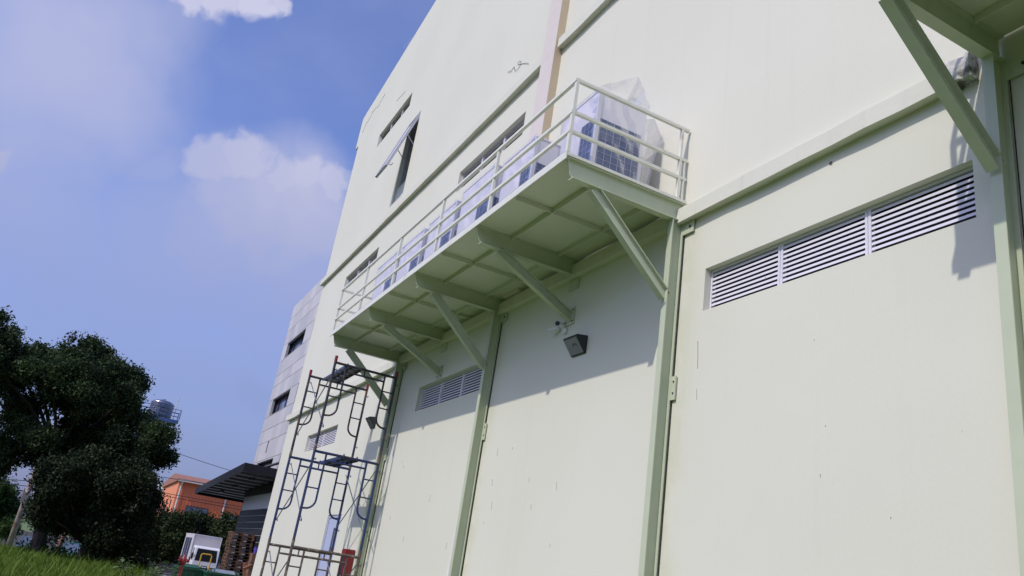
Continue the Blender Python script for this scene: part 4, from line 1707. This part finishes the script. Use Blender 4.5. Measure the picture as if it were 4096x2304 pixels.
tag(MB().box(p.x - .25, p.x + .25, p.y - .16, p.y + .2, gz(p.x, p.y) + .03, p.z - .101).build('wooden_crate', M['wood'], None, bevel=.02), 'wooden crate beside the pallet stack under the purple bucket', 'crate')


# ---------------------------------------------------------------- boundary wall, poles, wires, water tower
BW = thing('boundary_wall', 'stained concrete panel wall behind the parked cars', 'wall', (-80, -4, -1.4))
yy = -16.0
k = 0
while yy < 12:
    z1 = CAM.z + 80 * math.tan(math.radians(-.84)) + random.uniform(-.05, .05)
    MB().box(-80.06, -79.94, yy + .05, yy + 1.95, -1.5, z1).build('wall_panel', M['concrete'], BW)
    MB().box(-80.1, -79.9, yy - .06, yy + .045, -1.5, z1 + .06).build('post', M['concrete'], BW)
    yy += 2.0

p = at(3.385, 0, 60)
g = gz(p.x, p.y)
UP = thing('utility_pole', 'tall weathered concrete utility pole with a grey meter box', 'pole', (p.x, p.y, g))
ztop = CAM.z + 60 * math.tan(math.radians(5.4))
MB().tube([(p.x, p.y, g - .3), (p.x, p.y, (g + ztop) / 2), (p.x, p.y, ztop)], [.185, .155, .115], 14).build('shaft', M['pole'], UP, smooth=True)
zb2 = CAM.z + 60 * math.tan(math.radians(.97))
MB().box(p.x + .14, p.x + .45, p.y - .22, p.y + .22, zb2 - .33, zb2 + .33).build('meter_box', M['concrete'], UP, bevel=.02)
MB().box(p.x - .06, p.x + .06, p.y - .8, p.y + .8, CAM.z + 60 * math.tan(math.radians(2.85)), CAM.z + 60 * math.tan(math.radians(2.97))).build('cross_arm', M['black'], UP)
p2 = at(3.62, 0, 170)
UP2 = thing('utility_pole', 'small far utility pole with a cross arm behind the near one', 'pole', (p2.x, p2.y, -1.4))
zt2 = CAM.z + 170 * math.tan(math.radians(1.5))
MB().tube([(p2.x, p2.y, -1.5), (p2.x, p2.y, zt2)], .16, 8).build('shaft', M['pole'], UP2)
MB().box(p2.x - .1, p2.x + .1, p2.y - 1.0, p2.y + 1.0, zt2 - .6, zt2 - .4).build('cross_arm', M['black'], UP2)


def wire(a, b, sag, label):
    a, b = Vector(a), Vector(b)
    pts = []
    for i in range(25):
        t = i / 24
        q = a.lerp(b, t)
        q.z -= sag * 4 * t * (1 - t)
        pts.append(q)
    tag(MB().tube(pts, .022, 5).build('power_line', M['black']), label, 'power line', 'overhead wires')


wire(at(3.38, 3.0, 60), at(-9.6, 3.6, 66), -.25, 'upper overhead wire passing just above the orange factory eave')
wire(at(3.38, 2.7, 60), at(-9.6, 2.6, 66), .02, 'highest overhead wire of the pair crossing the orange front')
wire(at(3.38, 2.55, 60), at(-9.6, 2.42, 66), .02, 'lower overhead wire of the pair crossing the orange front')
wire(at(3.38, 1.98, 60), at(9.5, 1.2, 62), .0, 'overhead wire leaving the pole at the left edge, upper one')
wire(at(3.38, 1.65, 60), at(9.5, 1.3, 62), .0, 'overhead wire leaving the pole at the left edge, lower one')
wire(at(-2.0, 5.55, 75), at(-9.5, 4.55, 75), .1, 'single thin wire high in the sky over the factory roof')

D_ = 80.0
pc = at(-2.38, 0, D_)
zt_ = lambda el: CAM.z + D_ * math.tan(math.radians(el))
WT = thing('water_tower', 'stainless steel water tank on a railed blue tower behind the tree', 'water tower', (pc.x, pc.y, -1.4))
px0, px1 = pc.x - 1.3, pc.x + 1.3
py0, py1 = at(-.95, 0, D_).y, at(-3.6, 0, D_).y
zd = zt_(7.12)
d_ = MB()
d_.box(px0, px1, py0, py1, zd - .10, zd)
for k in range(6):
    yy = py0 + (py1 - py0) * (k + .5) / 6
    d_.box(px0, px1, yy - .05, yy + .05, zd - .32, zd - .101)
d_.box(px1 + .001, px1 + .05, py0, py1, zd - .30, zd + .02)
d_.box(px0 - .05, px0 - .001, py0, py1, zd - .30, zd + .02)
d_.build('deck', M['tower'], WT)
r_ = MB()
for zq in (.32, .64, .95):
    r_.tube([(px0, py0, zd + zq), (px1, py0, zd + zq), (px1, py1, zd + zq), (px0, py1, zd + zq), (px0, py0, zd + zq)], .03, 6)
for xx, yy in ((px0, py0), (px1, py0), (px1, py1), (px0, py1), (px1, (py0 + py1) / 2), (px0, (py0 + py1) / 2)):
    r_.tube([(xx, yy, zd), (xx, yy, zd + .97)], .035, 6)
r_.build('railing', M['tower'], WT)
for xx in (px0 + .3, px1 - .3):
    for yy in (py0 + .8, py1 - 1.1):
        MB().tube([(xx, yy, -1.5), (xx, yy, zd - .32)], .12, 8).build('leg', M['tower'], WT)
xb = MB()
for z0 in (-1.2, 3.2, 7.0):
    xb.tube([(px1 - .3, py0 + .8, z0), (px1 - .3, py1 - 1.1, z0 + 3.6)], .05, 6)
    xb.tube([(px1 - .3, py1 - 1.1, z0), (px1 - .3, py0 + .8, z0 + 3.6)], .05, 6)
xb.each('cross_bracing', M['tower'], WT)
prof = [(.98, 0)]
for k in range(7):
    z = .10 + k * .17
    prof += [(1.0, z), (1.05, z + .05), (1.05, z + .09), (1.0, z + .14)]
prof += [(.97, 1.32), (.75, 1.46), (.35, 1.56), (.18, 1.58), (.18, 1.65), (.04, 1.66)]
MB().lathe(prof, (pc.x, pc.y + .05, zd + .14), 28).build('tank', M['tank'], WT, smooth=False)
MB().box(pc.x + 1.04, pc.x + 1.055, pc.y - .42, pc.y + .55, zd + 1.18, zd + 1.28).build('tank_stripe', M['tower'], WT)
st_ = MB()
for xx in (-.7, .7):
    for yy in (-.7, .7):
        st_.box(pc.x + xx - .05, pc.x + xx + .05, pc.y + .05 + yy - .05, pc.y + .05 + yy + .05, zd, zd + .139)
st_.each('tank_stand', M['tower'], WT)
MB().tube([(pc.x + .5, pc.y + 1.25, zd), (pc.x + .5, pc.y + 1.25, zt_(8.72))], .03, 6).build('lightning_rod', M['gutter'], WT)


# ---------------------------------------------------------------- trees, shrubs and grass
def leaf_cards(centres, radii, per, size, squash=.85, shell=.45):
    """small leaf-sized faces scattered in lobes; returns verts, faces"""
    V, F = [], []
    tot = 0
    for c, r, n in zip(centres, radii, per):
        nt = max(6, n // 9)                       # twig tips
        d = RNG.normal(size=(nt, 3))
        d /= np.linalg.norm(d, axis=1)[:, None]
        rad = r * (shell + (1.06 - shell) * RNG.random(nt) ** .55)
        lump = 1 + .20 * np.sin(d[:, 0] * 5 + c[0]) * np.sin(d[:, 1] * 6 + c[2]) + .12 * np.sin(d[:, 2] * 9 + c[1])
        tips = np.array(c)[None] + d * (rad * lump)[:, None] * np.array([1, 1, squash])
        ctr = np.repeat(tips, 9, axis=0) + RNG.normal(size=(nt * 9, 3)) * size * 1.05
        m_ = len(ctr)
        ax = RNG.normal(size=(m_, 3)) + np.array([0, 0, -.35])
        ax /= np.linalg.norm(ax, axis=1)[:, None]
        b = np.cross(ax, RNG.normal(size=(m_, 3)))
        b /= np.linalg.norm(b, axis=1)[:, None]
        s = size * (.6 + .8 * RNG.random(m_))[:, None]
        q = np.stack([ctr - ax * s * .5, ctr + b * s * .24, ctr + ax * s * .6, ctr - b * s * .24], 1)
        V.append(q.reshape(-1, 3))
        F.append(np.arange(m_ * 4).reshape(-1, 4) + tot)
        tot += m_ * 4
    return np.concatenate(V), np.concatenate(F)


def leaf_object(name, V, F, m_, parent=None):
    me = bpy.data.meshes.new(name)
    me.vertices.add(len(V))
    me.vertices.foreach_set('co', V.ravel())
    k = F.shape[1]
    me.loops.add(F.size)
    me.loops.foreach_set('vertex_index', F.ravel().astype(np.int32))
    me.polygons.add(len(F))
    me.polygons.foreach_set('loop_start', np.arange(0, F.size, k, dtype=np.int32))
    me.polygons.foreach_set('loop_total', np.full(len(F), k, dtype=np.int32))
    me.materials.append(m_)
    me.update()
    me.validate()
    o = bpy.data.objects.new(name, me)
    COL.objects.link(o)
    if parent is not None:
        o.parent = parent
        o.matrix_parent_inverse = Matrix.Translation(-abs_loc(parent))
    return o


def tree(name, label, cat, base, lobes, leafsize, dens, lm, trunk_r, group=None, limbs=True, fork=None):
    T_ = thing(name, label, cat, base, group)
    cs = [l[0] for l in lobes]
    rs = [l[1] for l in lobes]
    sc, sr = [], []
    for c, r in zip(cs, rs):                       # each bough carries several smaller clumps with gaps between
        if r < 1.0 and limbs is not None and name == 'bush':
            sc.append(c)
            sr.append(r)
            continue
        for _ in range(8):
            d = Vector((random.gauss(0, 1), random.gauss(0, 1), random.gauss(0, .9))).normalized() * r * random.uniform(.35, .80)
            sc.append(tuple(Vector(c) + d))
            sr.append(r * random.uniform(.28, .52))
        for _ in range(7):                         # loose sprays at the outline
            d = Vector((random.gauss(0, 1), random.gauss(0, 1), random.gauss(.15, .9))).normalized() * r * random.uniform(.88, 1.16)
            sc.append(tuple(Vector(c) + d))
            sr.append(r * random.uniform(.10, .22))
    V, F = leaf_cards(sc, sr, [int(dens * r * r) + 14 for r in sr], leafsize, .8, .25)
    leaf_object('crown', V, F, lm, T_)
    t = MB()
    base = Vector(base)
    fk = Vector(fork) if fork is not None else base + Vector((0, 0, max(.6, (min(c[2] for c in cs) - base.z) * .8)))
    mid = base.lerp(fk, .5) + Vector((random.uniform(-.1, .1), random.uniform(-.1, .1), 0)) * trunk_r * 4
    t.tube([base - Vector((0, 0, .3)), mid, fk], [trunk_r * 1.25, trunk_r, trunk_r * .8], 10)
    if limbs:
        for c, r in zip(cs, rs):
            c = Vector(c)
            m1 = fk.lerp(c, .45) + Vector((random.uniform(-.4, .4), random.uniform(-.4, .4), random.uniform(-.2, .5))) * r * .4
            t.tube([fk, m1, c], [trunk_r * .45, trunk_r * .28, trunk_r * .10], 6)
            for q in range(3):
                e_ = c + Vector((random.uniform(-1, 1), random.uniform(-1, 1), random.uniform(-.6, .9))) * r * .8
                t.tube([m1.lerp(c, .4 + .2 * q), e_], [trunk_r * .13, trunk_r * .03], 5)
    t.build('trunk', M['bark'], T_)
    return T_


def lobes_at(lst, D, spread, seed):
    rg = random.Random(seed)
    out = []
    for az, el, r in lst:
        d = D + rg.uniform(-spread, spread)
        k = D * math.pi / 180
        out.append((tuple(at(az, el, d)), r * k))
    return out


big = [(8.6, 9.0, 1.8), (6.9, 9.0, 1.4), (5.4, 9.0, 1.2), (3.2, 9.5, 1.45), (1.9, 9.7, 1.25), (4.3, 8.2, 1.5), (2.4, 8.2, 1.6), (.5, 8.7, 1.35), (-.2, 8.0, .95),
       (8.2, 7.2, 1.8), (6.3, 7.2, 1.5), (3.6, 6.9, 1.1), (1.2, 7.0, 1.4), (-.6, 6.5, 1.1), (-1.6, 6.6, .75), (-2.3, 5.9, .95), (-3.15, 6.1, .65), (5.2, 5.9, 1.1), (7.3, 5.4, 1.5),
       (2.2, 5.7, .75), (.6, 5.2, 1.0), (-1.2, 5.0, 1.2), (-2.7, 4.7, 1.0), (-3.7, 4.75, .42), (4.7, 4.6, .8), (3.4, 4.5, .7), (2.0, 4.3, .9), (6.2, 3.6, .8), (-.2, 9.4, .5), (-.75, 8.9, .45),
       (4.9, 3.3, .8), (3.9, 3.5, .6), (5.6, 2.7, .8), (2.9, 3.4, .7), (-.3, 4.0, 1.0), (1.0, 4.2, .9), (-1.9, 3.8, .9)]
tb = at(1.7, 0, 49)
tb.z = gz(tb.x, tb.y)
tree('large_tree', 'tall dark spreading tree rising over the utility pole at left', 'tree', tb, lobes_at(big, 47, 2.2, 3), .16, 4700, M['leaf_tree'], .30, 'trees', True, at(2.6, 3.6, 49))
low = [(2.4, 1.6, .8), (1.8, 2.4, 1.25), (.6, 2.8, 1.5), (-.9, 2.9, 1.4), (-2.2, 3.0, 1.15), (-3.2, 2.4, .9), (-3.6, 1.6, .75), (1.2, .9, 1.4), (-.4, .9, 1.5), (-1.9, 1.0, 1.5), (-3.1, .7, 1.0), (2.3, .3, .75), (2.8, 2.7, .4),
       (-1.6, -.4, 1.0), (-2.9, -.4, .9), (1.9, .25, .85), (1.2, .1, .8), (2.4, .9, .6), (.2, .0, .8), (-.8, -.1, .8), (-2.3, -.8, .7), (-3.3, -.6, .6), (.9, 3.5, 1.0), (-1.6, 3.6, .9)]
tb = at(-.6, 0, 45)
tb.z = gz(tb.x, tb.y)
tree('shade_tree', 'dense black green tree standing behind and below the tall one', 'tree', tb, lobes_at(low, 44, 1.6, 4), .15, 6000, M['leaf_low'], .22, 'trees')
leftt = [(5.2, .9, 1.0), (4.5, .75, .75), (4.0, .2, .7), (5.0, -.2, .9), (4.2, -.6, .7), (6.2, .6, 1.2), (3.7, -.9, .45)]
tb = at(4.9, 0, 66)
tb.z = gz(tb.x, tb.y)
tree('bushy_tree', 'mid green bushy tree at the left picture edge beyond the pole', 'tree', tb, lobes_at(leftt, 66, 1.5, 5), .20, 2600, M['leaf_left'], .2, 'trees')
for i, (lst, az0, lb) in enumerate((
        ([(-3.9, .7, .9), (-4.6, .9, .75), (-4.2, -.1, .9), (-5.0, .1, .8), (-3.4, .0, .7), (-4.4, -.75, .6), (-3.6, -.8, .55), (-5.1, -.7, .6)], -4.3, 'low green tree under the left end of the orange factory'),
        ([(-5.7, 1.0, .9), (-6.4, 1.35, .8), (-6.0, .1, 1.0), (-6.9, .4, .9), (-5.3, .3, .7), (-5.9, -.7, .65)], -6.1, 'low green tree under the dark factory window'),
        ([(-7.6, 1.1, .85), (-8.3, 1.35, .8), (-9.0, 1.1, .9), (-8.0, .2, 1.0), (-8.9, .2, .9)], -8.3, 'low green tree behind the pallet stack'))):
    tb = at(az0, 0, 76)
    tb.z = gz(tb.x, tb.y)
    tree('hedge_tree', lb, 'tree', tb, lobes_at([(a, e_ - .22, r) for a, e_, r in lst], 76, 1.3, 20 + i), .22, 2400, M['leaf_hedge'], .16, 'low trees before the factory')
# unseen tree belt behind the camera, added to darken light from the low sky
tcs = [(x + random.uniform(-1.5, 1.5), -31 + random.uniform(-2, 2), random.uniform(1.5, 6.5)) for x in range(-34, 34, 3) for _ in range(3)]
tcs += [(30 + random.uniform(-2, 2), y, random.uniform(1.5, 6.5)) for y in range(-28, -2, 3) for _ in range(3)]
V, F = leaf_cards(tcs, [random.uniform(2.2, 3.2) for _ in tcs], [260] * len(tcs), .9)
tag(leaf_object('unseen_treeline', V, F, M['leaf_hedge']), 'unseen belt of trees added behind the camera to dim low sky light', 'trees', kind='stuff')
# leaning dead trunk
a_ = at(.95, 0, 52)
a_.z = gz(a_.x, a_.y)
b_ = at(.86, -.45, 52)
tag(MB().tube([a_ - Vector((0, 0, .2)), a_.lerp(b_, .5) + Vector((0, .06, 0)), b_ + Vector((0, .12, 0))], [.19, .16, .14], 10).build('tree_stump', M['pole'], None, smooth=True), 'bare leaning brown trunk stub between the two parked cars', 'tree stump')
# bushes at the edge of the grass
for i, (az, D, h, r, m_, lb) in enumerate(((-1.9, 50, -1.25, .95, 'leaf_low', 'dark bush in front of the concrete wall gap'), (1.35, 49, -1.65, .65, 'leaf_left', 'green bush at the foot of the leaning trunk stub'),
                                           (-3.0, 46, -1.6, .75, 'leaf_hedge', 'dull green bush in the middle of the grass edge'))):
    c = at(az, h, D)
    tb = Vector((c.x, c.y, gz(c.x, c.y)))
    tree('bush', lb, 'bush', tb, [(tuple(c), r), (tuple(c + Vector((0, -.7, -.25))), r * .7), (tuple(c + Vector((.2, .7, -.3))), r * .75)], .20, 900, M[m_], .06, 'bushes')
# broad leaved shrub at the grass edge, near the bins
S_ = at(-4.65, 0, 21.5)
g = gz(S_.x, S_.y)
SH = thing('leafy_shrub', 'broad leaved light green shrub at the right end of the grass', 'shrub', (S_.x, S_.y, g))
V, F = [], []
stm = MB()
tot = 0
for k in range(26):
    a = random.uniform(0, 6.28)
    L = random.uniform(.5, 1.15)
    tip = Vector((S_.x + math.cos(a) * random.uniform(.1, .6), S_.y + math.sin(a) * random.uniform(.1, .85), g + L))
    stm.tube([(S_.x + random.uniform(-.1, .1), S_.y + random.uniform(-.15, .15), g), tip], [.012, .005], 5)
    for q in range(12):
        t = .35 + .65 * q / 11
        c = Vector((S_.x, S_.y, g)).lerp(tip, t)
        d = Vector((random.uniform(-1, 1), random.uniform(-1, 1), random.uniform(-.2, .6))).normalized()
        s = d.cross(Vector((0, 0, 1))).normalized()
        ln = random.uniform(.12, .22)
        V += [c, c + d * ln * .5 + s * ln * .26, c + d * ln - Vector((0, 0, ln * .2)), c + d * ln * .5 - s * ln * .26]
        F.append([tot, tot + 1, tot + 2, tot + 3])
        tot += 4
leaf_object('foliage', np.array([tuple(v) for v in V]), np.array(F), M['leaf_shrub'], SH)
stm.build('stem', M['bark'], SH)


def grass():
    n = 52000
    D = 20 + 36 * RNG.random(n) ** 1.1
    az = np.radians(-5.4 + 15.4 * RNG.random(n))
    keep = ~((np.degrees(az) < -4.9) & (D > 24))
    D, az = D[keep], az[keep]
    n = len(D)
    x = -D * np.cos(az)
    y = CAM.y - D * np.sin(az)
    z = np.array([gz(a, b) for a, b in zip(x, y)])
    patch = .5 + .5 * np.sin(x * .8 + 1.3 * np.sin(y * .9)) * np.sin(y * 1.1 + x * .25)
    h = (.26 + .30 * RNG.random(n)) * (.75 + .5 * patch) * np.where(RNG.random(n) < .04, 1.5, 1.0)
    a = RNG.random(n) * 6.283
    bend = h * (.25 + .55 * RNG.random(n))
    dx, dy = np.cos(a) * bend, np.sin(a) * bend
    w_ = (.008 + .010 * RNG.random(n)) * (D / 22)
    px, py = -np.sin(a) * w_, np.cos(a) * w_
    V = np.empty((n, 5, 3))
    V[:, 0] = np.stack([x - px, y - py, z - .03], 1)
    V[:, 1] = np.stack([x + px, y + py, z - .03], 1)
    V[:, 2] = np.stack([x + px * .8 + dx * .35, y + py * .8 + dy * .35, z + h * .62], 1)
    V[:, 3] = np.stack([x - px * .8 + dx * .35, y - py * .8 + dy * .35, z + h * .62], 1)
    V[:, 4] = np.stack([x + dx, y + dy, z + h], 1)
    base = np.arange(n)[:, None] * 5
    me = bpy.data.meshes.new('grass')
    me.vertices.add(n * 5)
    me.vertices.foreach_set('co', V.ravel())
    loops = (base + np.array([[0, 1, 2, 3, 3, 2, 4]])).ravel().astype(np.int32)
    me.loops.add(len(loops))
    me.loops.foreach_set('vertex_index', loops)
    me.polygons.add(2 * n)
    ls = (np.arange(n)[:, None] * 7 + np.array([[0, 4]])).ravel().astype(np.int32)
    lt = np.tile(np.array([4, 3], dtype=np.int32), n)
    me.polygons.foreach_set('loop_start', ls)
    me.polygons.foreach_set('loop_total', lt)
    me.materials.append(M['grass'])
    me.update()
    me.validate()
    o = bpy.data.objects.new('grass', me)
    COL.objects.link(o)
    tag(o, 'long green meadow grass in front of the parked cars', 'grass', kind='stuff')


grass()
